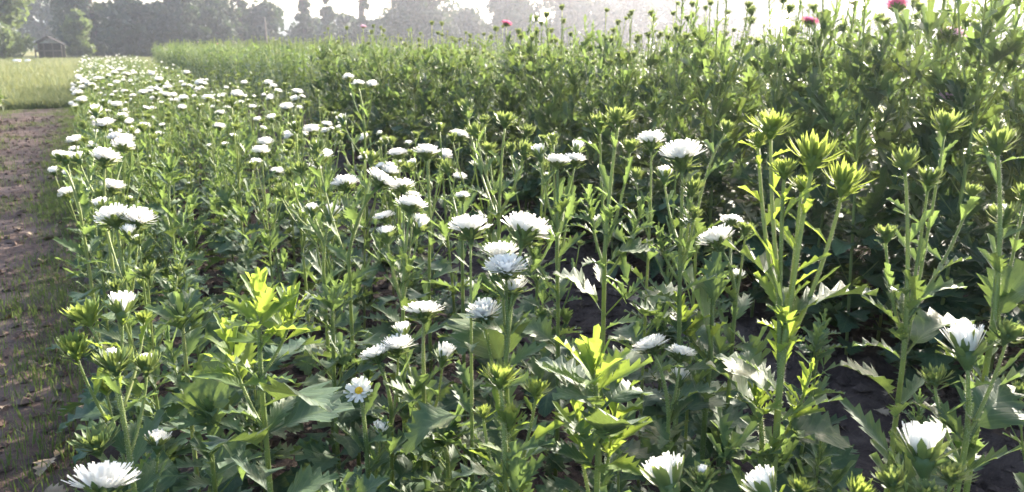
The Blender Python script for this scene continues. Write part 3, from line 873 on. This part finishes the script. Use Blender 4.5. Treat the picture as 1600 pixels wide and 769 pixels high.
# white-bed plants: full bloom, mixed, budding; leafy fillers; tall bed plants
make_protos('bloom', 6, lambda r, k: build_plant('aster_plant', (0, 0, 0), 0.36, proto_heads(r, r.randint(3, 6), 0.64, 0.10, 'FFFCTB', 0.048), r, main_leaves=8, branch_step=0.11, tuft=1, thick=0.004, big=0.12, shoots=(44, 0.08, 0.50, 0.085, 0.045, 0.075)))
make_protos('mixed', 5, lambda r, k: build_plant('aster_plant', (0, 0, 0), 0.36, proto_heads(r, r.randint(4, 5), 0.62, 0.10, 'FCTBBB', 0.050), r, main_leaves=8, branch_step=0.09, tuft=2, thick=0.004, big=0.12, shoots=(48, 0.08, 0.52, 0.085, 0.045, 0.075)))
make_protos('budding', 5, lambda r, k: build_plant('aster_plant', (0, 0, 0), 0.38, proto_heads(r, r.randint(4, 6), 0.66, 0.10, 'BBBBBT', 0.052), r, main_leaves=9, branch_step=0.09, tuft=2, thick=0.004, big=0.12, shoots=(52, 0.08, 0.55, 0.085, 0.045, 0.075)))
make_protos('leafy', 4, lambda r, k: build_plant('aster_plant', (0, 0, 0), 0.30, proto_heads(r, 2, 0.46, 0.05, 'S', 0.05), r, main_leaves=16, branch_step=0.07, thick=0.004, big=0.165, shoots=(30, 0.08, 0.36, 0.09, 0.06, 0.05)))
make_protos('tall', 7, lambda r, k: build_plant('tall_aster_plant', (0, 0, 0), 0.62, proto_heads(r, r.randint(5, 6), 1.04, 0.13, 'BBSBS', 0.052), r, main_leaves=11, branch_step=0.10, tuft=2, thick=0.005, big=0.13, leaf_from=0.06, shoots=(120, 0.06, 0.89, 0.145, 0.075, 0.12)))
make_protos('pink', 2, lambda r, k: build_plant('tall_aster_plant', (0, 0, 0), 0.64, [(('P', 'L')[k], 0, 0, 1.10, 0.055)] + proto_heads(r, 3, 1.02, 0.12, 'BB', 0.05)[1:], r, main_leaves=11, branch_step=0.10, tuft=2, thick=0.005, big=0.13, shoots=(120, 0.06, 0.89, 0.145, 0.075, 0.12)))
register()
BLOOMS = {}
for key, lst in PROTO.items():
    for o in lst:
        BLOOMS[o.name] = sum(1 for c in CHILDREN.get(o.name, ()) if c.name.startswith('flower_head'))

ROWS_A = [0.0, 0.20, 0.41, 0.63, 0.86, 1.06]
ROWS_B = [1.80, 2.00, 2.22, 2.45, 2.70, 3.00, 3.35, 3.7, 4.1, 4.6, 5.2, 5.8]
cands = []
lr = random.Random(77)
fx, fy = math.sin(R(YAW)), math.cos(R(YAW))
for bed, rows, step, end in (('A', ROWS_A, 0.22, BED_END_A), ('B', ROWS_B, 0.235, BED_END_B)):
    for ri, rx in enumerate(rows):
        y = 0.1 if bed == 'A' else 0.7
        while y < end:
            y += step * lr.uniform(0.8, 1.2) * (1.0 if y < 9 else 1.25)
            x = rx + lr.uniform(-0.055, 0.055)
            depth = x * fx + y * fy
            lat = x * fy - y * fx
            if depth < 0.5 or abs(lat) > 0.66 * depth + 0.25:
                continue
            if bed == 'A' and rx > 0.97 and depth > 1.9:
                continue
            if any((x - hx) ** 2 + (y - hy) ** 2 < 0.0085 for hx, hy in HERO_XY):
                continue
            cands.append(dict(bed=bed, row=ri, x=x, y=y, d=math.hypot(x, y), depth=depth, score=math.hypot(x, y) + (0.0 if bed == 'A' else 0.9 * max(0, ri - 1))))
cands.sort(key=lambda c: c['score'])
N_OBJ = 300 - len(HEROES)
near, far = cands[:N_OBJ], cands[N_OBJ:]

def pick_kind(c, r):
    if c['bed'] == 'B':
        return 'pink' if r.random() < 0.02 else 'tall'
    x, d = c['x'], c['depth']
    u = r.random()
    if d < 1.2 or x > 0.97:
        return 'leafy' if x < 0.97 or u < 0.75 else 'budding'
    if d < 1.9 and d > 1.25 and 0.5 < x < 0.97:
        return 'budding' if u < 0.6 else 'mixed' if u < 0.75 else 'leafy'
    if d < 1.75:
        return 'leafy' if u < 0.7 else 'budding' if u < 0.9 else 'mixed'
    fl = 0.74 - 0.45 * x                  # fewer open blooms towards the furrow
    if d < 2.6:
        fl *= 0.75
    if u < fl:
        return 'bloom'
    if u < fl + 0.22:
        return 'mixed'
    return 'budding' if u < 0.95 else 'leafy'

def pick_scale(c, r):
    if c['bed'] == 'B':
        return r.uniform(0.84, 1.09) * (1.0 - 0.13 * min(1.0, max(0.0, (c['y'] - 1.8) / 3.0)))
    if c['depth'] < 1.2 or c['x'] > 0.97:
        return r.uniform(0.62, 0.88) if c['depth'] < 1.3 else r.uniform(0.75, 1.05)
    if 1.25 < c['depth'] < 1.9 and c['x'] > 0.5:
        return r.uniform(0.80, 1.02)
    if c['depth'] < 1.7:
        return r.uniform(0.60, 0.86)
    return r.uniform(0.86, 1.06)

ORD = ['first', 'second', 'third', 'fourth', 'fifth', 'sixth', 'seventh', 'eighth', 'ninth', 'tenth', 'eleventh', 'twelfth', 'thirteenth', 'fourteenth', 'fifteenth', 'sixteenth', 'seventeenth', 'eighteenth', 'nineteenth']
TENS = {2: ('twentieth', 'twenty'), 3: ('thirtieth', 'thirty'), 4: ('fortieth', 'forty'), 5: ('fiftieth', 'fifty'), 6: ('sixtieth', 'sixty')}
def ordinal(n):
    if n < 20:
        return ORD[n - 1]
    t, u = divmod(n, 10)
    return TENS[t][0] if u == 0 else TENS[t][1] + '-' + ORD[u - 1]
NUM = ['no', 'one', 'two', 'three', 'four', 'five', 'six', 'seven', 'eight']
ROW_A = ['path-edge row', 'second row from the path', 'third row from the path', 'fourth row from the path', 'fifth row from the path', 'furrow-side row']
ROW_B = ['front row beyond the furrow', 'second row beyond the furrow', 'third row beyond the furrow', 'fourth row beyond the furrow', 'fifth row beyond the furrow', 'sixth row beyond the furrow']
used = set()
count = {}
for c in sorted(near, key=lambda c: c['y']):
    r = random.Random(int(c['x'] * 7919 + c['y'] * 104729))
    key = pick_kind(c, r)
    pr = r.choice(PROTO[key])
    if pr.name in used:
        o = copy_tree(pr)
    else:
        o = pr
        used.add(pr.name)
    nb = BLOOMS[pr.name]
    s = pick_scale(c, r)
    o.location = (c['x'], c['y'], soil_height(c['x'], c['y']) - 0.004)
    o.rotation_euler = (r.uniform(-0.05, 0.05), r.uniform(-0.05, 0.05), r.uniform(0, 2 * PI))
    o.scale = (s, s, s)
    k = (c['bed'], c['row'])
    count[k] = count.get(k, 0) + 1
    if c['bed'] == 'A':
        what = 'leafy flowerless aster' if key == 'leafy' else 'aster with green buds only' if nb == 0 else 'aster with %s white bloom%s' % (NUM[nb], '' if nb == 1 else 's')
        tag(o, '%s, %s plant back in the %s' % (what, ordinal(count[k]), ROW_A[c['row']]), 'aster', 'asters of the white-flowered bed')
    else:
        what = 'tall budding aster' if key == 'tall' else 'tall aster with a pink bloom'
        tag(o, '%s, %s plant back in the %s' % (what, ordinal(count[k]), ROW_B[c['row']]), 'aster', 'tall asters beyond the furrow')

# prototypes that were never placed are removed
for lst in PROTO.values():
    for o in lst:
        if o.name not in used:
            def kill(p):
                for ch in CHILDREN.get(p.name, ()):
                    kill(ch)
                bpy.data.objects.remove(p)
            kill(o)

# ---- distant plants of both beds as one mass each
def low_leaf(ln, wd, az, el, base, rr):
    d = np.array([math.cos(az) * math.cos(el), math.sin(az) * math.cos(el), math.sin(el)])
    s = np.array([-math.sin(az), math.cos(az), 0.0])
    up = np.array([0, 0, -0.25 * ln])
    b = np.array(base)
    V = [b, b + d * ln * 0.45 + s * wd, b + d * ln * 0.45 - s * wd, b + d * ln * 0.75 + s * wd * 0.75 + up * 0.5, b + d * ln * 0.75 - s * wd * 0.75 + up * 0.5, b + d * ln + up]
    return V, [(0, 2, 1), (1, 2, 4), (1, 4, 3), (3, 4, 5)]

def low_plant(r, h, jz, nheads, kinds, nleaf, spread=0.10, extra=30):
    V, F, Mi = [], [], []
    def add(v, f, m):
        o = len(V)
        V.extend(v); F.extend([tuple(i + o for i in t) for t in f]); Mi.extend([m] * len(f))
    def stalk(a, b, w, m=1):
        a, b = np.array(a, float), np.array(b, float)
        vs = []
        for q in (a, b):
            for k in range(3):
                an = 2 * PI * k / 3
                vs.append(q + np.array([math.cos(an) * w, math.sin(an) * w, 0]))
        add(vs, [(0, 1, 4), (0, 4, 3), (1, 2, 5), (1, 5, 4), (2, 0, 3), (2, 3, 5)], m)
    stalk((0, 0, 0), (0, 0, jz), 0.0045)
    for (t, x, y, z, w) in proto_heads(r, nheads, h, spread, kinds, 0.052):
        za = jz * r.uniform(0.8, 1.0)
        stalk((0, 0, za), (x, y, z), 0.0028)
        for k in range(4):
            f = r.uniform(0.2, 0.95)
            v, fc = low_leaf(0.055 * r.uniform(0.7, 1.2), 0.008, r.uniform(0, 6.3), R(r.uniform(30, 70)), (x * f, y * f, za + (z - za) * f), r)
            add(v, fc, 2)
        n = 11
        a0 = r.uniform(0, 6)
        for k in range(n):                                # bracts
            v, fc = low_leaf(0.56 * w * r.uniform(0.8, 1.15), 0.0045, a0 + 2 * PI * k / n, R(r.uniform(15, 70)), (x, y, z - 0.008), r)
            add(v, fc, 3)
        if t in 'FCTPL':
            m = {'P': 5, 'L': 6}.get(t, 4)
            rad = w * (0.55 if t in 'FPL' else 0.30)
            n = 16
            for k in range(n):
                for (e0, f_) in ((12, 1.0), (42, 0.85), (70, 0.6)) if t in 'FPL' else ((68, 1.0), (82, 0.8)):
                    az = a0 + 2 * PI * (k + r.random()) / n
                    v, fc = low_leaf(rad * f_ * (1 if t in 'FPL' else 1.5), 0.0030, az, R(e0 + r.uniform(-6, 6)), (x, y, z), r)
                    add(v[:3] + [v[5] + np.array([0, 0, 0.25 * rad])], [(0, 2, 1), (1, 2, 3)], m)
    for k in range(nleaf):
        f = (k + r.random()) / nleaf
        v, fc = low_leaf((0.12 - 0.055 * f) * r.uniform(0.8, 1.2), 0.026 - 0.012 * f, 2.4 * k, R(5 + 45 * f), (0, 0, 0.05 + (jz - 0.05) * f), r)
        add(v, fc, 0)
    for k in range(extra):
        f = r.random()
        a, d = r.uniform(0, 6.3), spread * 0.85 * math.sqrt(r.random())
        ll = 0.075 if extra < 60 else 0.10
        v, fc = low_leaf(ll * r.uniform(0.7, 1.25), ll * 0.16, r.uniform(0, 6.3), R(r.uniform(0, 65)), (d * math.cos(a), d * math.sin(a), 0.08 + (h * 0.88 - 0.1) * f), r)
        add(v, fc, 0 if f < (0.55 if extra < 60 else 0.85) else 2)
    return np.array(V), np.array(F), np.array(Mi)

LOW = {
    'bloom': [low_plant(random.Random(900 + k), 0.64, 0.34, 5, 'FFFCTB', 9) for k in range(6)],
    'mixed': [low_plant(random.Random(920 + k), 0.62, 0.34, 5, 'FCTBBB', 9) for k in range(4)],
    'budding': [low_plant(random.Random(930 + k), 0.65, 0.36, 5, 'BBBBBT', 9) for k in range(4)],
    'leafy': [low_plant(random.Random(940 + k), 0.50, 0.36, 2, 'B', 14) for k in range(2)],
    'tall': [low_plant(random.Random(950 + k), 1.04, 0.60, 5, 'BBBBB', 18, 0.13, 85) for k in range(6)],
    'pink': [low_plant(random.Random(960 + k), 1.06, 0.60, 4, 'BBPL', 16, 0.13, 85) for k in range(3)],
}
def mass(name, items, label):
    Vs, Fs, Ms, off = [], [], [], 0
    for c in items:
        r = random.Random(int(c['x'] * 7919 + c['y'] * 104729))
        V, F, Mi = r.choice(LOW[pick_kind(c, r)])
        s, a = pick_scale(c, r), r.uniform(0, 2 * PI)
        ca, sa = math.cos(a) * s, math.sin(a) * s
        W = np.stack([V[:, 0] * ca - V[:, 1] * sa + c['x'], V[:, 0] * sa + V[:, 1] * ca + c['y'], V[:, 2] * s + 0.03], 1)
        Vs.append(W); Fs.append(F + off); Ms.append(Mi); off += len(W)
    me = tri_mesh(name, np.concatenate(Vs), np.concatenate(Fs), [M['leaf_old'], M['stem'], M['leaf_young'], M['bract'], M['petal'], M['petal_pink'], M['petal_pale']], np.concatenate(Ms), np.full((off, 2), 0.3))
    return tag(obj(name, me), label, 'asters', kind='stuff')
mass('distant_asters', [c for c in far if c['bed'] == 'A'], 'far white-flowering asters merging together at the end of the bed')
mass('distant_tall_asters', [c for c in far if c['bed'] == 'B'], 'tall green asters packed together behind the front rows beyond the furrow')

def fallen_leaves(n):
    g = random.Random(5)
    mb = MB()
    for _ in range(n):
        x, y = g.uniform(-0.6, 1.75), 0.5 + 4.5 * g.random() ** 1.5
        z = (soil_height(x, y) if x > -0.09 else path_height(x, y)) + 0.012
        v, fc, uv = LITE[g.choice((0, 1))]
        w = v @ (np.array(orient(g.uniform(0, 6.3), R(g.uniform(-12, 20)), g.uniform(-0.6, 0.6))) * g.uniform(0.03, 0.075)).T + np.array((x, y, z))
        mb.add(w.tolist(), fc, uv)
    return tag(obj('fallen_leaves', mb.mesh('fallen_leaves', [M['dry']])), 'dry brown leaves lying on the soil between the stems', 'leaves', kind='stuff')
fallen_leaves(420)

# ---------------------------------------------------------------- grass
def grass(name, n, xf, h, w, mat, label, zf):
    x, y = xf(n)
    n = len(x)
    a = nrng.uniform(0, 2 * PI, n)
    hh = h * nrng.uniform(0.45, 1.25, n)
    ww = w * nrng.uniform(0.6, 1.3, n)
    lx, ly = nrng.normal(0, 0.35, n) * hh, nrng.normal(0, 0.35, n) * hh
    z = zf(x, y)
    dx, dy = np.cos(a) * ww, np.sin(a) * ww
    p0 = np.stack([x - dx, y - dy, z - 0.01], 1); p1 = np.stack([x + dx, y + dy, z - 0.01], 1)
    q0 = np.stack([x + lx * 0.4 - dx * 0.7, y + ly * 0.4 - dy * 0.7, z + hh * 0.6], 1)
    q1 = np.stack([x + lx * 0.4 + dx * 0.7, y + ly * 0.4 + dy * 0.7, z + hh * 0.6], 1)
    t = np.stack([x + lx, y + ly, z + hh], 1)
    V = np.stack([p0, p1, q0, q1, t], 1).reshape(-1, 3)
    F = (np.array([(0, 1, 3), (0, 3, 2), (2, 3, 4)])[None] + 5 * np.arange(n)[:, None, None]).reshape(-1, 3)
    return tag(obj(name, tri_mesh(name, V, F, [mat])), label, 'grass', kind='stuff')

def meadow_xy(n):
    y = 13.6 + 46 * nrng.random(n) ** 1.7
    x = -0.12 * y - 1.5 + nrng.random(n) * (0.12 * y + 1.5 + np.where(y < 19.5, -0.2, 2.0 + 0.12 * (y - 19)))
    return x, y
grass('meadow_grass', 42000, meadow_xy, 0.17, 0.007, M['grass'], 'pale sunlit grass of the field beyond the path', lambda x, y: np.full_like(x, -0.03))
def verge_xy(n):
    k = n // 70
    cx, cyy = nrng.uniform(-1.9, -0.1, k), 0.7 + 13.5 * nrng.random(k) ** 1.3
    cx = np.where(nrng.random(k) < 0.45, nrng.uniform(-0.30, -0.06, k), cx)
    i = nrng.integers(0, k, n)
    x, y = cx[i] + nrng.normal(0, 0.07, n), cyy[i] + nrng.normal(0, 0.10, n)
    keep = x < -0.08
    return x[keep], y[keep]
grass('path_grass', 36000, verge_xy, 0.042, 0.0015, M['path_grass'], 'thin green weeds and grass tufts on the earth path', path_z)

# ---------------------------------------------------------------- trees
def tree(label, loc, h, crown_r, crown_lo, mat, seed, shape='round', n=1700, leaf=0.20, trunk_r=0.14, lean=0.0, group='trees along the far edge of the field'):
    r = random.Random(seed)
    g = np.random.default_rng(seed)
    root = empty('tree', loc)
    mb = MB()
    pts = [Vector((lean * h * t * t + r.uniform(-0.06, 0.06) * t * h * 0.3, r.uniform(-0.05, 0.05) * t * h * 0.3, h * 0.92 * t - 0.05)) for t in (0, 0.2, 0.4, 0.6, 0.8, 1)]
    mb.tube(pts, trunk_r, trunk_r * 0.2, 7)
    for k in range(7):
        f = r.uniform(0.3, 0.85)
        p = along(pts, f)
        a = r.uniform(0, 6.3)
        q = p + Vector((math.cos(a), math.sin(a), r.uniform(0.3, 0.9))) * crown_r * r.uniform(0.5, 0.9)
        mb.tube([p, p.lerp(q, 0.5) + Vector((0, 0, 0.1)), q], trunk_r * 0.4, trunk_r * 0.1, 5)
    obj('trunk', mb.mesh('trunk', [M['bark']]), root)
    nc = 46
    C, S = [], []
    for k in range(nc):
        t = r.random()
        zc = crown_lo + (h - crown_lo) * t
        if shape == 'cone':
            rad = crown_r * (1.02 - t) ** 0.8
        elif shape == 'column':
            rad = crown_r * (0.75 + 0.25 * math.sin(9 * t + seed))
        else:
            rad = crown_r * math.sqrt(max(0.06, 1 - (2 * t - 0.9) ** 2))
        a, q = r.uniform(0, 6.3), math.sqrt(r.random())
        C.append((lean * h * t * t + rad * q * math.cos(a), rad * q * math.sin(a), zc))
        S.append(crown_r * r.uniform(0.28, 0.50) * (1.0 if shape != 'cone' else 1.1 - 0.6 * t))
    C, S = np.array(C), np.array(S)
    i = g.integers(0, nc, n)
    d = g.normal(0, 1, (n, 3)); d /= np.linalg.norm(d, axis=1)[:, None]
    P = C[i] + d * (S[i] * g.random(n) ** 0.35)[:, None] * np.array([1, 1, 0.8])
    P[:, 2] = np.maximum(P[:, 2], 0.05)
    u = g.normal(0, 1, (n, 3)); u /= np.linalg.norm(u, axis=1)[:, None]
    v = np.cross(u, g.normal(0, 1, (n, 3))); v /= np.linalg.norm(v, axis=1)[:, None]
    s = (leaf * g.uniform(0.6, 1.5, n))[:, None]
    V = np.stack([P - u * s, P + v * s * 0.45, P + u * s, P - v * s * 0.6], 1).reshape(-1, 3)
    F = (np.array([(0, 1, 2), (0, 2, 3)])[None] + 4 * np.arange(n)[:, None, None]).reshape(-1, 3)
    o = obj('crown', tri_mesh('crown', V, F, [mat]), root)
    tag(root, label, 'tree', group)
    return root

def polar(deg, dist):
    """a spot on the field: degrees right of the bed direction, metres away"""
    return (math.sin(R(deg)) * dist, math.cos(R(deg)) * dist, -0.05)
def tree_az(px):
    return YAW + math.degrees(math.atan((px - 800) / 1295.0))
TREES = [
    ('large pale round tree at the far left', -4.68, 62, 6.2, 2.3520000000000003, 0.25, 1, 'round', 7040, 0.195),
    ('small bright tree beside the shed', -0.15, 62, 3.0, 0.8400000000000001, 0.25, 1, 'round', 2860, 0.169),
    ('broad dark tree behind the shed', -2.06, 112, 9.0, 2.4640000000000004, 0.25, 0, 'round', 4400, 0.28600000000000003),
    ('tall loose tree right of the shed', 0.7, 75, 7.5, 2.9120000000000004, 0.25, 0, 'round', 5280, 0.28600000000000003),
    ('round low dark tree left of the hill gap', 2.93, 70, 3.7, 2.128, 0.25, 0, 'round', 3960, 0.23399999999999999),
    ('rounded tree right of the hill gap with its top in the frame', 5.85, 70, 4.9, 2.128, 0.25, 0, 'round', 5720, 0.22100000000000003),
    ('dark tree close behind the rounded one', 7.87, 72, 4.5, 1.7920000000000003, 0.25, 0, 'round', 3960, 0.23399999999999999),
    ('slender tree with thin trunk before the sky gaps', 9.3, 74, 7.0, 0.784, 0.25, 0, 'column', 1760, 0.23399999999999999),
    ('low hazy tree left of the spire tree', 11.0, 76, 3.9, 2.128, 0.2, 0, 'round', 3520, 0.26),
    ('narrow pointed spire tree', 13.34, 72, 5.6, 1.064, 0.2, 0, 'cone', 3080, 0.22100000000000003),
    ('second narrow spire tree with a leaning tip', 14.9, 74, 5.2, 0.8960000000000001, 0.2, 0, 'cone', 2420, 0.22100000000000003),
    ('bushy low tree between the spires and the thick trunk', 16.0, 78, 3.0, 2.128, 0.2, 0, 'round', 3080, 0.26),
    ('low rounded bush tree under the slender trunk', 9.58, 82, 2.9, 2.4640000000000004, 0.1, 0, 'round', 3300, 0.26),
    ('low rounded bush tree at the foot of the spires', 14.1, 82, 2.6, 2.4640000000000004, 0.1, 0, 'round', 3300, 0.26),
    ("low bush tree right of the thick trunk's foot", 18.57, 84, 3.0, 2.24, 0.1, 0, 'round', 3080, 0.26),
    ('thick upright vine-clad trunk tree', 17.15, 68, 7.5, 0.56, 0.2, 0, 'column', 3520, 0.195),
    ('wide dark crown right of the thick trunk', 20.96, 74, 5.0, 3.3600000000000003, 0.25, 0, 'round', 7480, 0.26),
    ('low dark tree under the sky gap', 24.26, 80, 3.7, 2.24, 0.2, 0, 'round', 3300, 0.26),
    ('rising dark tree right of the sky gap', 27.57, 76, 5.4, 2.9120000000000004, 0.25, 0, 'round', 5720, 0.26),
    ('hazy tree above the spiky buds', 31.77, 80, 6.5, 3.3600000000000003, 0.25, 0, 'round', 5280, 0.28600000000000003),
    ('pale hazy tree right of the spiky buds', 35.48, 84, 6.0, 2.9120000000000004, 0.25, 0, 'round', 4400, 0.28600000000000003),
    ("hazy round tree behind the tall bed's middle", 39.13, 82, 5.8, 3.136, 0.25, 0, 'round', 4840, 0.28600000000000003),
    ('hazy tree left of the red bloom', 43.3, 84, 6.6, 3.3600000000000003, 0.25, 0, 'round', 4840, 0.28600000000000003),
    ('dark hazy tree right of the red bloom', 47.49, 80, 6.4, 3.3600000000000003, 0.25, 0, 'round', 4840, 0.28600000000000003),
    ('hazy tree far right behind the pink blooms', 51.84, 82, 6.8, 3.5840000000000005, 0.25, 0, 'round', 4840, 0.28600000000000003),
    ('rightmost hazy tree but one', 55.74, 84, 6.6, 3.4720000000000004, 0.25, 0, 'round', 4400, 0.28600000000000003),
    ('rightmost hazy tree of the tree line', 59.22, 82, 6.8, 3.5840000000000005, 0.25, 0, 'round', 4400, 0.28600000000000003),
]
HAZE = 0.0018
for i, (label, az, dist, h, cr, lo, pale, shape, n, leaf) in enumerate(TREES):
    tree(label, polar(az, dist), h, cr, lo, M['tree_leaf_pale'] if pale else M['tree_leaf'], 3000 + 31 * i, shape, n, leaf, trunk_r=0.035 * h if shape != 'column' else 0.05 * h)

# bush at the left side of the path
def bush(label, loc, h, rad, seed, mat, n=900, leaf=0.045):
    root = empty('bush', loc)
    mb = MB()
    r = random.Random(seed)
    g = np.random.default_rng(seed)
    for k in range(7):
        a = r.uniform(0, 6.3)
        q = Vector((math.cos(a) * rad * 0.6, math.sin(a) * rad * 0.6, h * r.uniform(0.6, 0.9)))
        mb.tube([Vector((0, 0, -0.02)), q * 0.5 + Vector((0, 0, 0.05)), q], 0.012, 0.004, 5)
    obj('twigs', mb.mesh('twigs', [M['bark']]), root)
    d = g.normal(0, 1, (n, 3)); d /= np.linalg.norm(d, axis=1)[:, None]
    P = d * (g.random(n) ** 0.4)[:, None] * np.array([rad, rad, h * 0.5]) * (0.8 + 0.3 * np.sin(7 * d[:, :1] + 4 * d[:, 1:2]))
    P[:, 2] += h * 0.52
    u = g.normal(0, 1, (n, 3)); u /= np.linalg.norm(u, axis=1)[:, None]
    v = np.cross(u, g.normal(0, 1, (n, 3))); v /= np.linalg.norm(v, axis=1)[:, None]
    s = (leaf * g.uniform(0.6, 1.3, n))[:, None]
    V = np.stack([P - u * s, P + v * s * 0.4, P + u * s, P - v * s * 0.4], 1).reshape(-1, 3)
    F = (np.array([(0, 1, 2), (0, 2, 3)])[None] + 4 * np.arange(n)[:, None, None]).reshape(-1, 3)
    obj('foliage', tri_mesh('foliage', V, F, [mat]), root)['kind'] = 'stuff'
    return tag(root, label, 'bush')
bush('green bush at the left edge of the path where the shade ends', (-1.17, 11.2, 0.0), 0.55, 0.28, 51, M['tree_leaf_pale'])
bush('bright green bush at the foot of the large left tree', (*polar(tree_az(2), 60)[:2], -0.05), 2.2, 1.1, 52, M['tree_leaf_pale'], 900, 0.16)

# ---------------------------------------------------------------- shed, post, sacks
def shed(loc, rz):
    root = empty('shed', loc, rz)
    m = MB()
    w, d, hw, hr = 1.35, 1.0, 1.75, 2.6
    ov, th = 0.28, 0.06
    for sx in (-1, 1):
        e = (sx * (w + ov), hw - 0.12)
        v = [(0, -d - ov, hr), (0, d + ov, hr), (e[0], d + ov, e[1]), (e[0], -d - ov, e[1])]
        v2 = [(x, y, z - th) for x, y, z in v]
        f = [(0, 1, 2, 3), (7, 6, 5, 4), (0, 3, 7, 4), (1, 5, 6, 2), (2, 6, 7, 3), (0, 4, 5, 1)]
        m.add(v + v2, f if sx < 0 else [tuple(reversed(q)) for q in f])
    obj('roof', m.mesh('roof', [M['roof']], False), root)
    for sx in (-1, -0.33, 0.33, 1):
        for sy in (-1, 1):
            if abs(sx) < 1 and sy == 1:
                continue
            m = MB(); m.box((sx * w - 0.06, sy * d - 0.06, -0.05), (sx * w + 0.06, sy * d + 0.06, hw - (0.02 if abs(sx) == 1 else 0.0)))
            obj('post', m.mesh('post', [M['pale_wood']], False), root)
    m = MB(); m.box((-w + 0.07, d - 0.04, 0.0), (w - 0.07, d + 0.02, hw))
    obj('back_wall', m.mesh('back_wall', [M['boards']], False), root)
    m = MB(); m.box((-w, -d - 0.045, 0.82), (w, -d + 0.045, 0.98))
    obj('rail', m.mesh('rail', [M['pale_wood']], False), root)
    return tag(root, 'small open shed with dark roof and pale posts under the left trees', 'shed')
shed(polar(tree_az(77), 64), R(-8)).scale = (0.58, 0.58, 0.56)

m = MB()
m.tube([Vector((0, 0, -0.1)), Vector((0.02, 0, 1.2)), Vector((0.0, 0.01, 2.5))], 0.075, 0.06, 8)
po = obj('post', m.mesh('wooden_post', [M['pale_wood']]))
po.name = 'wooden_post'
po.location = polar(tree_az(416), 52)
tag(po, 'lone pale wooden post standing in front of the far trees', 'post')

def sack(loc, rz, s, seed, label):
    r = random.Random(seed)
    m = MB()
    vs, fs = [], []
    seg, rings = 10, 6
    for i in range(rings + 1):
        a = -PI / 2 + PI * i / rings
        for k in range(seg):
            w = 2 * PI * k / seg
            q = 1 + r.uniform(-0.12, 0.12)
            vs.append((0.34 * math.cos(a) * math.cos(w) * q, 0.17 * math.cos(a) * math.sin(w) * q, 0.13 + 0.13 * math.sin(a) * q))
    for i in range(rings):
        for k in range(seg):
            fs.append((i * seg + k, i * seg + (k + 1) % seg, (i + 1) * seg + (k + 1) % seg, (i + 1) * seg + k))
    m.add(vs, fs)
    o = obj('sack', m.mesh('sack', [M['sack']]))
    o.location = loc; o.rotation_euler = (0, 0, rz); o.scale = (s, s, s)
    return tag(o, label, 'sack', 'white bundles in the far grass')
def far_spot(px, dist):
    q = polar(tree_az(px), dist)
    return (q[0], q[1], 0.06)
sack(far_spot(22, 45), 0.3, 0.55, 1, 'longer white bundle lying in the far grass at left')
sack(far_spot(39, 46), -0.4, 0.45, 2, 'smaller white bundle right of the longer one in the grass')

# ---------------------------------------------------------------- haze
m = MB()
m.box((-420, -420, -2.5), (420, 420, 13.5))
hm, nt = new_mat('haze')
pv = N(nt, "ShaderNodeVolumePrincipled")
pv.inputs["Color"].default_value = (0.80, 0.84, 1.0, 1)
pv.inputs["Density"].default_value = HAZE
pv.inputs["Anisotropy"].default_value = 0.78
out = N(nt, "ShaderNodeOutputMaterial")
nt.links.new(pv.outputs[0], out.inputs["Volume"])
hz = obj('haze', m.mesh('haze', [hm], False))
tag(hz, 'thin bright morning haze over the whole field', kind='stuff')
